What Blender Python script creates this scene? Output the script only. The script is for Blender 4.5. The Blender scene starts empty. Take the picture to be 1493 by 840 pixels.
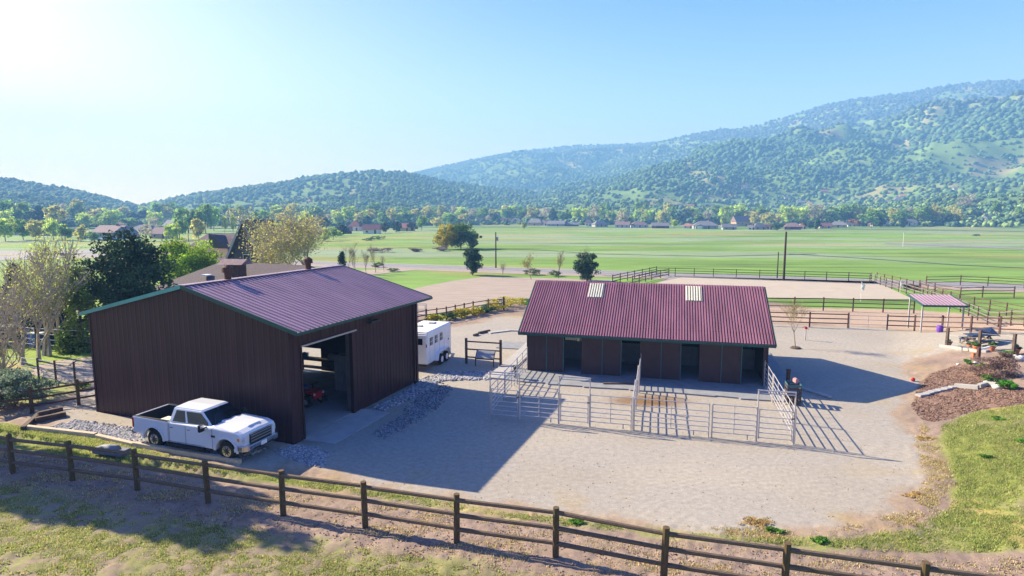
import bpy, math, random
import numpy as np
from mathutils import Vector, Matrix

# ------------------------------------------------------------------ camera, world, sun, exposure
C = bpy.context.scene.collection
S = bpy.context.scene
FPX, HOR, CAMH = 872.0, 313.0, 9.8
PITCH = math.atan((420 - HOR) / FPX)
cd = bpy.data.cameras.new('camera'); cam = bpy.data.objects.new('camera', cd); C.objects.link(cam)
cd.sensor_width = 36; cd.lens = 36 * FPX / 1493; cd.clip_start = 0.1; cd.clip_end = 20000
cam.location = (0, 0, CAMH); cam.rotation_euler = (math.pi / 2 - PITCH, 0, 0)
S.camera = cam
SUN_EL, SUN_AZ = math.radians(30.5), math.radians(-26.7)      # azimuth: heading of the light
W = bpy.data.worlds.new('World'); S.world = W; W.use_nodes = True
nt = W.node_tree; bg = nt.nodes['Background']
sky = nt.nodes.new('ShaderNodeTexSky'); sky.sky_type = 'NISHITA'; sky.sun_disc = False
sky.sun_elevation = SUN_EL
sx, sy = -math.cos(SUN_AZ), -math.sin(SUN_AZ)
sky.sun_rotation = math.atan2(sx, sy)
sky.air_density = 1.15; sky.dust_density = 0.7; sky.ozone_density = 2.5
hs = nt.nodes.new('ShaderNodeHueSaturation'); hs.inputs['Hue'].default_value = 0.545
bw = nt.nodes.new('ShaderNodeRGBToBW'); sm = nt.nodes.new('ShaderNodeMapRange')      # the pale glow round the sun, deeper blue away from it
sm.inputs['From Min'].default_value = 1.6; sm.inputs['From Max'].default_value = 7.5; sm.inputs['To Min'].default_value = 1.75; sm.inputs['To Max'].default_value = 0.4
nt.links.new(sky.outputs[0], bw.inputs[0]); nt.links.new(bw.outputs[0], sm.inputs[0]); nt.links.new(sm.outputs[0], hs.inputs['Saturation'])
nt.links.new(sky.outputs[0], hs.inputs['Color']); nt.links.new(hs.outputs[0], bg.inputs[0])
bg.inputs[1].default_value = 0.064
sd = bpy.data.lights.new('sun', 'SUN'); sun = bpy.data.objects.new('sun', sd); C.objects.link(sun)
sd.energy = 5.0; sd.angle = math.radians(0.5); sd.color = (1.0, 0.975, 0.93)
ldir = Vector((math.cos(SUN_AZ) * math.cos(SUN_EL), math.sin(SUN_AZ) * math.cos(SUN_EL), -math.sin(SUN_EL)))
sun.rotation_euler = ldir.to_track_quat('-Z', 'Y').to_euler()
S.view_settings.view_transform = 'Standard'; S.view_settings.look = 'None'
S.view_settings.exposure = 1.92; S.view_settings.gamma = 1.0
S.render.engine = 'CYCLES'; S.cycles.max_bounces = 6; S.cycles.volume_bounces = 0
S.cycles.transparent_max_bounces = 8

rnd = random.Random(7)
NR = np.random.default_rng(11)
PI = math.pi

# ------------------------------------------------------------------ noise
_LAT = np.random.default_rng(3).random((256, 256))
def vnoise(x, y):
    x = np.asarray(x, float); y = np.asarray(y, float)
    xi = np.floor(x).astype(int); yi = np.floor(y).astype(int)
    fx = x - xi; fy = y - yi; fx = fx * fx * (3 - 2 * fx); fy = fy * fy * (3 - 2 * fy)
    a = _LAT[xi & 255, yi & 255]; b = _LAT[(xi + 1) & 255, yi & 255]
    c = _LAT[xi & 255, (yi + 1) & 255]; d = _LAT[(xi + 1) & 255, (yi + 1) & 255]
    return (a + (b - a) * fx) * (1 - fy) + (c + (d - c) * fx) * fy
def fbm(x, y, o=4):
    s = 0; a = .5; t = 0
    for k in range(o):
        s = s + a * vnoise(x * 2 ** k + 17.3 * k, y * 2 ** k + 9.1 * k); t += a; a *= .5
    return s / t
def sst(a, b, x):
    t = np.clip((x - a) / (b - a), 0, 1); return t * t * (3 - 2 * t)

# ------------------------------------------------------------------ surveying: photo pixel -> point on the terrain
CP, SP = math.cos(PITCH), math.sin(PITCH)
def ray(px, py):
    u, v = px - 746.5, py - 420
    return np.array([u, FPX * CP - v * SP, -FPX * SP - v * CP])
def G(px, py, z=0.0):
    r = ray(px, py); t = (z - CAMH) / r[2]; return (r[0] * t, r[1] * t, z)

def interp_line(pts):
    pts = sorted(pts); xs = [p[0] for p in pts]; ys = [p[1] for p in pts]
    return lambda v: np.interp(v, xs, ys)
def skyline(pts):          # azimuth tan(x/y) -> slope of the crest above camera level
    out = []
    for px, py in pts:
        r = ray(px, py); out.append((r[0] / r[1], r[2] / math.hypot(r[0], r[1])))
    return interp_line(out)
LAYERS = [  # crest slope by azimuth, base range, crest range, steepness
    (skyline([(-600, 262), (-200, 250), (0, 261), (60, 270), (110, 279), (150, 289), (200, 301), (260, 312), (330, 330)]), 470, 1150, 1.25),
    (skyline([(130, 318), (200, 304), (240, 295), (300, 284), (360, 275), (420, 267), (480, 257), (545, 250), (600, 254), (640, 264), (700, 274), (760, 282), (860, 300), (950, 318)]), 520, 1300, 1.25),
    (skyline([(420, 320), (540, 275), (610, 251), (680, 236), (760, 220), (850, 212), (920, 211), (980, 205), (1100, 205), (1250, 240)]), 1400, 3000, 1.1),
    (skyline([(560, 318), (700, 285), (800, 262), (880, 238), (960, 208), (1020, 195), (1100, 184), (1160, 167), (1200, 154), (1260, 143), (1320, 137), (1380, 126), (1440, 120), (1493, 118), (1700, 130), (2300, 170)]), 560, 2500, 1.35),
]
def fence_s(x, y):
    return (16.55 - 0.285 * x) - y
BA = math.radians(-20.6); BX = (math.cos(BA), math.sin(BA)); BY = (-math.sin(BA), math.cos(BA)); BO = (-9.37, 24.31)
def H(x, y):
    x = np.asarray(x, float); y = np.asarray(y, float)
    s = fence_s(x, y)
    z = 0.35 * sst(-2.5, 1.2, s) + 0.05 * np.maximum(0, s)
    xe = np.interp(y, [10, 17, 21, 29, 35.5, 44, 60], [11, 12.5, 16, 19.8, 24, 28, 38])
    d = np.maximum(0, x - xe)
    hill = 2.3 * (1 - np.exp(-d * d / (4 + 1.0 * d) * .10)) * (1 - sst(45, 53, y))
    z = z + hill
    lx = (x - BO[0]) * BX[0] + (y - BO[1]) * BX[1]; ly = (x - BO[0]) * BY[0] + (y - BO[1]) * BY[1]
    z = z + 0.22 * sst(-14.5, -14.2, lx) * (1 - sst(-.8, 2.2, lx)) * sst(-3.35, -3.25, ly) * (1 - sst(-.3, .6, ly))
    r = np.hypot(x, y)
    far = r > 440
    if np.any(far):
        az = x / np.maximum(y, 1e-3)
        hh = np.full(np.shape(r), -1e9)
        for sl, b, c, p in LAYERS:
            Hc = np.maximum(CAMH + c * sl(az), 0)
            n = fbm(x / 420 + 3 * b, y / 420, 5) - .5
            wob = 1 + .18 * (fbm(x / 900 + b, y / 900, 3) - .5)
            t = (r * wob - b) / (c * wob - b)
            up = np.clip(t, 0, 1) ** p
            dn = np.where(t > 1, np.maximum(0, 1 - (t - 1) * .8), 1)
            hgt = Hc * up * dn
            hgt = hgt + (n + .5 * (fbm(x / 150 + b, y / 150, 4) - .5)) * .48 * Hc * np.clip(4 * t * (1 - t), 0, 1) * (t > 0) * (t < 1)
            hh = np.maximum(hh, np.where(t > 0, hgt, 0))
        hh = np.where(far, hh, 0)
        z = z + hh
    return z
def Hs(x, y): return float(H(np.array([x]), np.array([y]))[0])
def P(px, py, lift=0.0):
    r = ray(px, py)
    if r[2] >= -8: ts = np.geomspace(8, 4000, 3000)
    else: ts = np.geomspace(8, min(4000, 1.3 * CAMH / -r[2] * r[1] + 60), 2500)
    ts = ts / r[1]
    X = r[0] * ts; Y = r[1] * ts; Z = CAMH + r[2] * ts
    k = np.argmax(Z <= H(X, Y) + lift)
    if k == 0: k = len(ts) - 1
    a, b = ts[k - 1], ts[k]
    for _ in range(12):
        m = (a + b) / 2
        if CAMH + r[2] * m <= Hs(r[0] * m, r[1] * m) + lift: b = m
        else: a = m
    return Vector((r[0] * b, r[1] * b, Hs(r[0] * b, r[1] * b)))
def D(px, dist, z=None):    # point at a column of the photo and a forward distance
    x = (px - 746.5) / FPX * (dist * CP + (CAMH - 0) * SP); return Vector((x, dist, Hs(x, dist) if z is None else z))

# ------------------------------------------------------------------ materials
def lin(c): return tuple(c) + (1.0,)
def mat(name, col, rough=.8, var=.15, scale=3.0, bump=0.0, metal=0.0, bscale=None, spec=.3, stretch=None, attr=False, col2=None, coat=0, trans=0.0, alpha=None):
    m = bpy.data.materials.new(name); m.use_nodes = True; n = m.node_tree; p = n.nodes['Principled BSDF']
    p.inputs['Roughness'].default_value = rough; p.inputs['Metallic'].default_value = metal
    p.inputs['Specular IOR Level'].default_value = spec; p.inputs['Coat Weight'].default_value = coat
    tc = n.nodes.new('ShaderNodeTexCoord'); mp = n.nodes.new('ShaderNodeMapping')
    n.links.new(tc.outputs['Object'], mp.inputs[0])
    if stretch: mp.inputs['Scale'].default_value = stretch
    nz = n.nodes.new('ShaderNodeTexNoise'); nz.inputs['Scale'].default_value = scale; nz.inputs['Detail'].default_value = 5
    n.links.new(mp.outputs[0], nz.inputs['Vector'])
    mr = n.nodes.new('ShaderNodeMapRange'); mr.inputs['From Min'].default_value = .25; mr.inputs['From Max'].default_value = .75
    n.links.new(nz.outputs[0], mr.inputs[0])
    mx = n.nodes.new('ShaderNodeMix'); mx.data_type = 'RGBA'; n.links.new(mr.outputs[0], mx.inputs[0])
    if attr:
        at = n.nodes.new('ShaderNodeAttribute'); at.attribute_name = 'Col'
        dk = n.nodes.new('ShaderNodeMix'); dk.data_type = 'RGBA'; dk.blend_type = 'MULTIPLY'; dk.inputs[0].default_value = 1
        n.links.new(at.outputs[0], dk.inputs[6]); dk.inputs[7].default_value = lin([1 - var] * 3)
        br = n.nodes.new('ShaderNodeMix'); br.data_type = 'RGBA'; br.blend_type = 'MULTIPLY'; br.inputs[0].default_value = 1
        n.links.new(at.outputs[0], br.inputs[6]); br.inputs[7].default_value = lin([1 + var] * 3)
        n.links.new(dk.outputs[2], mx.inputs[6]); n.links.new(br.outputs[2], mx.inputs[7])
    else:
        mx.inputs[6].default_value = lin([max(0, k * (1 - var)) for k in col])
        mx.inputs[7].default_value = lin(col2 if col2 else [min(1, k * (1 + var)) for k in col])
    n.links.new(mx.outputs[2], p.inputs['Base Color'])
    if bump:
        bn = n.nodes.new('ShaderNodeBump'); bn.inputs['Strength'].default_value = bump
        n2 = n.nodes.new('ShaderNodeTexNoise'); n2.inputs['Scale'].default_value = bscale or scale * 4; n2.inputs['Detail'].default_value = 6
        n.links.new(mp.outputs[0], n2.inputs['Vector']); n.links.new(n2.outputs[0], bn.inputs['Height']); n.links.new(bn.outputs[0], p.inputs['Normal'])
    if trans:
        tr = n.nodes.new('ShaderNodeBsdfTranslucent'); n.links.new(mx.outputs[2], tr.inputs[0])
        ms = n.nodes.new('ShaderNodeMixShader'); ms.inputs[0].default_value = trans
        out = n.nodes['Material Output']
        n.links.new(p.outputs[0], ms.inputs[1]); n.links.new(tr.outputs[0], ms.inputs[2]); n.links.new(ms.outputs[0], out.inputs[0])
    return m
def metal_sheet(name, col, axis, pitch, rough=.45, depth=.4, dark=.72, var=.12, coat=0.0):
    return mat(name, col, rough, .30, 1.0, .03, 0.0, spec=.22, stretch=(2.5, 2.5, .25), bscale=3)
    """ribbed painted steel sheet; ribs are narrow raised bands across object axis"""
    m = mat(name, col, rough, var, 1.2, 0, 0.0, spec=.45, coat=coat); n = m.node_tree
    return m
M = {}
M['wall'] = metal_sheet('brown_siding', (.043, .018, .022), 'x', .3, .42)
M['wallst'] = mat('stall_siding', (.055, .028, .031), .55, .2, 2)
M['teal'] = mat('green_trim', (.07, .36, .33), .35, .1, 3, spec=.5)  # sun on the left barn trim put into its colour
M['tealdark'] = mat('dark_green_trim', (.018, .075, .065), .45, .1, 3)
M['roofbarn'] = mat('plum_roof_steel', (.30, .19, .235), .36, .2, 1.0, .03, spec=.5, stretch=(.35, 2.2, 1), bscale=2.5)
M['roofst'] = mat('red_corrugated_steel', (.26, .115, .145), .42, .24, 1.0, .03, spec=.45, stretch=(2.2, .3, .5), bscale=2.5)
M['skylight'] = mat('translucent_panel', (.62, .63, .50), .5, .1, 6)
M['galv'] = mat('galvanised_tube', (.46, .44, .45), .45, .12, 9, 0, .35)
M['post_wood'] = mat('weathered_post', (.095, .065, .033), .9, .35, 5, .4, stretch=(6, 6, 1))
M['rail_wood'] = mat('weathered_rail', (.125, .09, .065), .9, .35, 5, .4, stretch=(1, 6, 6))
M['redwood'] = mat('stained_rail', (.10, .055, .045), .85, .3, 3, .2)
M['timber'] = mat('pale_timber', (.48, .40, .28), .9, .25, 3, .4, stretch=(1, 8, 8))
M['darktimber'] = mat('old_tie', (.10, .07, .055), .95, .4, 4, .6)
M['white'] = mat('white_paint', (.66, .69, .74), .16, .04, 1.5, spec=.5, coat=.5)
M['trailerwhite'] = mat('trailer_white', (.80, .81, .84), .35, .04, 1.5, spec=.5)
M['glass'] = mat('dark_glass', (.010, .012, .016), .12, .1, 2, spec=.35)
M['black'] = mat('black_rubber', (.015, .015, .017), .8, .2, 6)
M['liner'] = mat('bed_liner', (.02, .02, .022), .85, .3, 8, .3)
M['chrome'] = mat('chrome', (.55, .56, .58), .18, .1, 5, 0, .9)
M['darkmetal'] = mat('dark_metal', (.03, .032, .036), .5, .2, 6)
M['redlens'] = mat('red_lens', (.5, .01, .015), .25, .1, 6)
M['amber'] = mat('amber_lens', (.7, .22, .03), .25, .1, 6)
M['lens'] = mat('clear_lens', (.55, .56, .6), .12, .3, 14, spec=.8)
M['concrete'] = mat('concrete', (.34, .335, .33), .9, .14, 1.5, .25)
M['slabgrey'] = mat('grey_slab', (.22, .23, .245), .85, .15, 2, .2)
M['red'] = mat('red_plastic', (.45, .015, .02), .35, .1, 4)
M['purple'] = mat('purple_plastic', (.14, .05, .36), .5, .1, 4)
M['terracotta'] = mat('terracotta', (.42, .15, .07), .85, .15, 8)
M['bark'] = mat('bark', (.16, .12, .09), .95, .35, 8, .5)
M['palebark'] = mat('pale_bark', (.36, .31, .26), .9, .35, 6, .3)
M['leaf'] = mat('leaf_by_tint', (1, 1, 1), .65, .28, .9, attr=True, trans=.45, spec=.25)
M['needle'] = mat('needle_by_tint', (1, 1, 1), .7, .28, 1.2, attr=True, trans=.12, spec=.2)
M['wood'] = mat('hill_foliage', (1, 1, 1), .9, .25, .15, attr=True, spec=.1)
M['grass'] = mat('grass_blades', (1, 1, 1), .7, .2, 2, attr=True, trans=.45, spec=.2)
M['stone'] = mat('gravel_stone', (1, 1, 1), .9, .2, 9, attr=True, spec=.2)
M['shingle'] = mat('brown_shingle', (.10, .078, .082), .9, .3, 7, .3)
M['shingle_g'] = mat('grey_shingle', (.16, .165, .19), .9, .25, 4, .2)
M['shingle_r'] = mat('red_tile', (.19, .08, .08), .85, .25, 3, .2)
M['shingle_p'] = mat('purple_shingle', (.20, .14, .15), .9, .25, 3, .2)
M['shingle_o'] = mat('orange_tile', (.38, .20, .14), .85, .25, 3, .2)
M['stucco_w'] = mat('white_stucco', (.66, .64, .60), .9, .1, 3)
M['stucco_t'] = mat('tan_stucco', (.42, .32, .23), .9, .12, 3)
M['stucco_g'] = mat('grey_siding', (.30, .31, .34), .9, .12, 3)
M['brick'] = mat('red_brick', (.24, .08, .05), .9, .2, 20, .2)
M['brownwood'] = mat('brown_boards', (.09, .045, .03), .85, .25, 5)
M['pole'] = mat('creosote_pole', (.055, .035, .025), .9, .3, 4)
M['wire'] = mat('wire', (.22, .21, .2), .5, .1, 4, 0, .4)
M['flag'] = mat('white_flag', (.85, .82, .80), .8, .05, 3)
M['flagred'] = mat('red_flag', (.6, .1, .06), .8, .05, 3)
M['gable'] = mat('dark_gable', (.075, .055, .055), .8, .2, 3)
M['ash'] = mat('asphalt', (.20, .195, .215), .9, .12, .6, .15)
M['canvas_blue'] = mat('dark_blue_fabric', (.02, .035, .09), .7, .2, 4)
M['blueplastic'] = mat('blue_plastic', (.05, .14, .45), .5, .1, 4)

# ------------------------------------------------------------------ mesh builder
class MB:
    def __init__(s): s.v = []; s.f = []
    def add(s, vs, fs):
        k = len(s.v); s.v += [tuple(v) for v in vs]; s.f += [tuple(i + k for i in f) for f in fs]; return s
    def box(s, c, d, rz=0.0, M4=None):
        ca, sa = math.cos(rz), math.sin(rz); vs = []
        for dz in (-.5, .5):
            for dx, dy in ((-.5, -.5), (.5, -.5), (.5, .5), (-.5, .5)):
                x, y = dx * d[0], dy * d[1]; vs.append(Vector((c[0] + x * ca - y * sa, c[1] + x * sa + y * ca, c[2] + dz * d[2])))
        if M4: vs = [M4 @ v for v in vs]
        return s.add(vs, [(3, 2, 1, 0), (4, 5, 6, 7), (0, 1, 5, 4), (1, 2, 6, 5), (2, 3, 7, 6), (3, 0, 4, 7)])
    def beam(s, a, b, w, h, up=(0, 0, 1)):
        a, b = Vector(a), Vector(b); d = (b - a).normalized(); u = Vector(up)
        if abs(d.dot(u)) > .98: u = Vector((1, 0, 0))
        r = d.cross(u).normalized(); u = r.cross(d).normalized(); vs = []
        for p in (a, b):
            for i, j in ((-.5, -.5), (.5, -.5), (.5, .5), (-.5, .5)): vs.append(p + r * w * i + u * h * j)
        return s.add(vs, [(3, 2, 1, 0), (4, 5, 6, 7), (0, 1, 5, 4), (1, 2, 6, 5), (2, 3, 7, 6), (3, 0, 4, 7)])
    def tube(s, a, b, r0, r1=None, n=8):
        a, b = Vector(a), Vector(b); r1 = r0 if r1 is None else r1; d = (b - a).normalized()
        u = Vector((0, 0, 1)) if abs(d.z) < .9 else Vector((1, 0, 0)); r = d.cross(u).normalized(); u = r.cross(d)
        vs = []
        for p, q in ((a, r0), (b, r1)):
            for k in range(n): t = 2 * PI * k / n; vs.append(p + (r * math.cos(t) + u * math.sin(t)) * q)
        return s.add(vs, [tuple(range(n))[::-1], tuple(range(n, 2 * n))] + [(k, (k + 1) % n, n + (k + 1) % n, n + k) for k in range(n)])
    def path(s, pts, r, n=6):
        for a, b in zip(pts[:-1], pts[1:]): s.tube(a, b, r, r, n)
        return s
    def prism(s, poly, fn0, fn1):           # two copies of a 2-D outline joined
        n = len(poly); vs = [fn0(*p) for p in poly] + [fn1(*p) for p in poly]
        return s.add(vs, [tuple(range(n))[::-1], tuple(range(n, 2 * n))] + [(k, (k + 1) % n, n + (k + 1) % n, n + k) for k in range(n)])
    def quad(s, a, b, c, d): return s.add([a, b, c, d], [(0, 1, 2, 3)])
    def slab4(s, a, b, c, d, t):            # thick quad
        a, b, c, d = map(Vector, (a, b, c, d)); n = (b - a).cross(d - a).normalized() * t
        return s.add([a, b, c, d, a - n, b - n, c - n, d - n], [(0, 1, 2, 3), (7, 6, 5, 4), (0, 4, 5, 1), (1, 5, 6, 2), (2, 6, 7, 3), (3, 7, 4, 0)])
    def build(s, name, m, parent=None, smooth=False, bevel=0, loc=None):
        me = bpy.data.meshes.new(name); me.from_pydata([tuple(v) for v in s.v], [], s.f); me.update()
        if m: me.materials.append(M[m] if isinstance(m, str) else m)
        if bevel:
            import bmesh
            bm = bmesh.new(); bm.from_mesh(me); bmesh.ops.recalc_face_normals(bm, faces=bm.faces[:])
            es = [e for e in bm.edges if len(e.link_faces) == 2 and e.calc_face_angle() > .35]
            bmesh.ops.bevel(bm, geom=es, offset=bevel, segments=2, affect='EDGES', clamp_overlap=True)
            bm.to_mesh(me); bm.free()
        if smooth:
            me.polygons.foreach_set('use_smooth', [True] * len(me.polygons))
        o = bpy.data.objects.new(name, me); C.objects.link(o)
        if parent: o.parent = parent
        if loc is not None: o.location = loc
        return o
def mesh_np(name, V, F, m, col=None, parent=None, smooth=False):
    me = bpy.data.meshes.new(name); V = np.asarray(V, np.float32); F = np.asarray(F, np.int32); k = F.shape[1]
    me.vertices.add(len(V)); me.vertices.foreach_set('co', V.ravel())
    me.loops.add(F.size); me.loops.foreach_set('vertex_index', F.ravel())
    me.polygons.add(len(F)); me.polygons.foreach_set('loop_start', np.arange(0, F.size, k, dtype=np.int32))
    me.update(calc_edges=True)
    if smooth: me.polygons.foreach_set('use_smooth', np.ones(len(F), bool))
    if col is not None:
        a = me.attributes.new('Col', 'FLOAT_COLOR', 'POINT'); c = np.ones((len(V), 4), np.float32); c[:, :3] = col
        a.data.foreach_set('color', c.ravel())
    me.materials.append(M[m] if isinstance(m, str) else m)
    o = bpy.data.objects.new(name, me); C.objects.link(o)
    if parent: o.parent = parent
    return o
LABELS = {}
def tag(o, label, cat, group=None, kind=None):
    if label:
        LABELS[label] = LABELS.get(label, 0) + 1; o['label'] = label
    if cat: o['category'] = cat
    if group: o['group'] = group
    if kind: o['kind'] = kind
    return o
def thing(name, label, cat, loc=(0, 0, 0), rz=0.0, group=None):
    o = bpy.data.objects.new(name, None); C.objects.link(o); o.location = loc; o.rotation_euler = (0, 0, rz); o.empty_display_size = .3
    return tag(o, label, cat, group)
def copy_tree(o, parent=None):
    c = o.copy(); C.objects.link(c); c.parent = parent
    for ch in list(o.children): copy_tree(ch, c)
    return c
def structure(o): o['kind'] = 'structure'; return o

# ------------------------------------------------------------------ masks for the ground
def sdf(poly, x, y):      # >0 inside, metres
    poly = np.array([(p[0], p[1]) for p in poly]); n = len(poly); d = np.full(x.shape, 1e9); ins = np.zeros(x.shape, bool)
    for i in range(n):
        a, b = poly[i], poly[(i + 1) % n]; e = b - a; wx, wy = x - a[0], y - a[1]
        t = np.clip((wx * e[0] + wy * e[1]) / max(e @ e, 1e-9), 0, 1)
        d = np.minimum(d, np.hypot(wx - e[0] * t, wy - e[1] * t))
        c = ((a[1] <= y) & (b[1] > y)) | ((b[1] <= y) & (a[1] > y))
        with np.errstate(divide='ignore', invalid='ignore'):
            xs = a[0] + (y - a[1]) / (b[1] - a[1]) * e[0]
        ins ^= c & (x < xs)
    return np.where(ins, d, -d)
def pg(pts): return [P(*p)[:2] for p in pts]
YARD = pg([(60, 606), (345, 680), (424, 672), (500, 700), (600, 718), (720, 735), (850, 752), (1000, 768), (1100, 774), (1230, 768), (1310, 742), (1338, 700), (1325, 640), (1318, 600), (1335, 560), (1325, 540), (1320, 520), (1380, 508), (1493, 512), (1560, 500), (1560, 484), (1493, 483), (1290, 480), (1240, 477), (1120, 473), (900, 470), (768, 462), (735, 462), (700, 472), (640, 480), (605, 492), (400, 500), (300, 510), (130, 560)])
GSTRIP = pg([(-80, 612), (30, 620), (120, 633), (345, 684), (500, 702), (720, 742), (850, 758), (1000, 775), (1100, 783), (1230, 782), (1330, 768), (1385, 735), (1392, 700), (1375, 650), (1368, 618), (1420, 600), (1560, 580), (1700, 600), (1700, 790), (1493, 802), (1300, 806), (1150, 796), (1000, 788), (850, 771), (700, 750), (530, 726), (400, 704), (250, 690), (130, 672), (0, 650), (-80, 640)])
FGG = pg([(-120, 684), (0, 706), (200, 742), (400, 776), (560, 800), (700, 822), (900, 862), (1000, 960), (-500, 960)])
MULCH = pg([(1335, 572), (1328, 592), (1340, 612), (1368, 616), (1430, 598), (1560, 582), (1560, 568), (1490, 566), (1462, 560), (1440, 530), (1400, 531), (1355, 545)])
PADD = pg([(1112, 470), (1240, 474), (1290, 477), (1493, 484), (1700, 490), (1700, 475), (1493, 470), (1400, 457), (1330, 452), (1112, 448)])
LEFTLAWN = pg([(-300, 590), (60, 588), (132, 572), (138, 540), (300, 500), (420, 470), (420, 430), (-300, 420)])
DRYG = pg([(-300, 532), (30, 530), (50, 545), (20, 550), (-300, 560)])
DIRTL = pg([(-300, 600), (60, 596), (140, 580), (145, 604), (60, 612), (-40, 618), (-300, 640)])
NEARALL = pg([(-1200, 455), (130, 470), (300, 450), (600, 448), (640, 470), (760, 440), (830, 430), (1120, 440), (1700, 500), (1700, 900), (-1200, 960)])

COL = dict(meadow=(.14, .235, .05), soil=(.235, .175, .14), yard=(.31, .28, .235), gravelly=(.30, .28, .25), grass=(.19, .215, .05), dry=(.34, .25, .10), mulch=(.17, .11, .085), lawn=(.20, .28, .045), padd=(.36, .27, .20), tan=(.34, .26, .175), hill=(.13, .21, .07), lupine=(.30, .30, .33))
COL = {k: np.array(v) for k, v in COL.items()}
def blend(c, k, w): return c * (1 - w[:, None]) + COL[k][None] * w[:, None]
def ground_colour(x, y):
    n1 = fbm(x / 3.1, y / 3.1, 5); n2 = fbm(x / .7 + 40, y / .7, 4); n3 = fbm(x / 26, y / 9 + 5, 4)
    c = np.tile(COL['meadow'], (len(x), 1))
    c = c * (0.82 + .5 * n3)[:, None]
    st_ = fbm(x / 34 + 4, y / 5, 4); fn = fbm(x / 5, y / 2.5, 3); c = c * (.62 + .45 * st_ + .32 * fn)[:, None]
    c = c * (1 - .35 * sst(.60, .72, fbm(x / 45 + 60, y / 4 + 8, 4)))[:, None]
    lup = sst(.47, .62, fbm(x / 60 + 9, y / 13 + 2, 5)) * sst(95, 150, y) * (.5 + fn)
    c = blend(c, 'lupine', np.clip(lup * .34, 0, .5))
    dry = sst(.56, .68, fbm(x / 50 + 3, y / 22 + 31, 4)) * .35
    c = blend(c, 'dry', dry)
    near = sst(-1, 1, sdf(NEARALL, x, y) + (n1 - .5) * 2)
    soil = COL['soil'][None] * (0.75 + .5 * n2)[:, None]
    c = c * (1 - near[:, None]) + soil * near[:, None]
    jig = (n1 - .5) * 1.5 + (n2 - .5) * .9
    def put(poly, key, amp=1.0, soft=.25, w=1.0, mod=None):
        nonlocal c
        m = sst(-soft, soft, sdf(poly, x, y) + jig * amp) * w
        if mod is not None: m = m * mod
        c = c * (1 - m[:, None]) + (COL[key] if isinstance(key, str) else key) * m[:, None]
        return m
    put(LEFTLAWN, 'lawn', 1, .4, 1, .5 + .5 * sst(.35, .55, n1)); put(DRYG, 'dry', 1.5, .5, .8)
    put(DIRTL, 'tan', 1, .4, .6)
    g = np.clip(sst(.36, .52, n1 * .6 + n2 * .4) * 1.0, 0, 1)
    put(GSTRIP, COL['grass'][None] * (0.8 + .45 * n2)[:, None], .7, .2, 1, .45 + .55 * g)
    put(GSTRIP, 'dry', 0, .2, .55, sst(.55, .7, fbm(x / 1.7 + 8, y / 1.7, 4)))
    put(FGG, COL['grass'][None] * (0.7 + .55 * n2)[:, None], 1.2, .5, 1, .10 + .55 * sst(.42, .62, .45 * fbm(x / 1.6, y / .8, 4) + .55 * fbm(x / .32 + 9, y / .22, 4)))
    ds = sdf(YARD, x, y)
    m = sst(-1.4, .2, ds + jig * .8) * near; c = blend(c, 'tan', m * .7)
    m = put(YARD, COL['yard'][None] * (0.9 + .22 * n1)[:, None], 1.1, .35)
    gv = sst(.48, .6, fbm(x / 4 + 77, y / 1.8, 4)); c = blend(c, 'gravelly', m * gv * .6)
    for cx_, cy_, r0_, r1_, w_ in ((9.5, 14.0, 5.5, 8.0, .30), (2.5, 30.5, 9.4, 11.4, .26), (14.5, 20.0, 3.2, 5.6, .22), (20.0, 40.0, 5.0, 8.0, .3), (-1.0, 12.0, 9.5, 11.5, .3)):
        rr_ = np.hypot(x - cx_, y - cy_) + .25 * (n1 - .5); band = np.exp(-((rr_ - (r0_ + r1_) / 2) / ((r1_ - r0_) / 2)) ** 4)
        c = c * (1 + m * band * .045 * np.sin(rr_ / w_ * 2 * PI) * (.3 + 1.2 * n2))[:, None]
    orange = sst(.6, .75, fbm(x / 2.2 + 5, y / 2.2 + 50, 4)) * np.exp(-np.abs(ds) / 1.2) * near; c = blend(c, 'dry', orange * .6)
    put(PADD, COL['padd'][None] * (0.92 + .2 * n1)[:, None], .6, .3)
    put(MULCH, COL['mulch'][None] * (0.6 + .9 * n2)[:, None], .45, .08)
    ba = np.exp(-(((x - 7.2) / 2.0) ** 2 + ((y - 30.7) / .95) ** 2) ** 2 * (0.5 + n2))   # brown patch of spilled hay in the pen
    c = c * (1 - .88 * ba[:, None]) + np.array([.17, .09, .03])[None] * .88 * ba[:, None]
    return np.clip(c, .01, .9)

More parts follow.
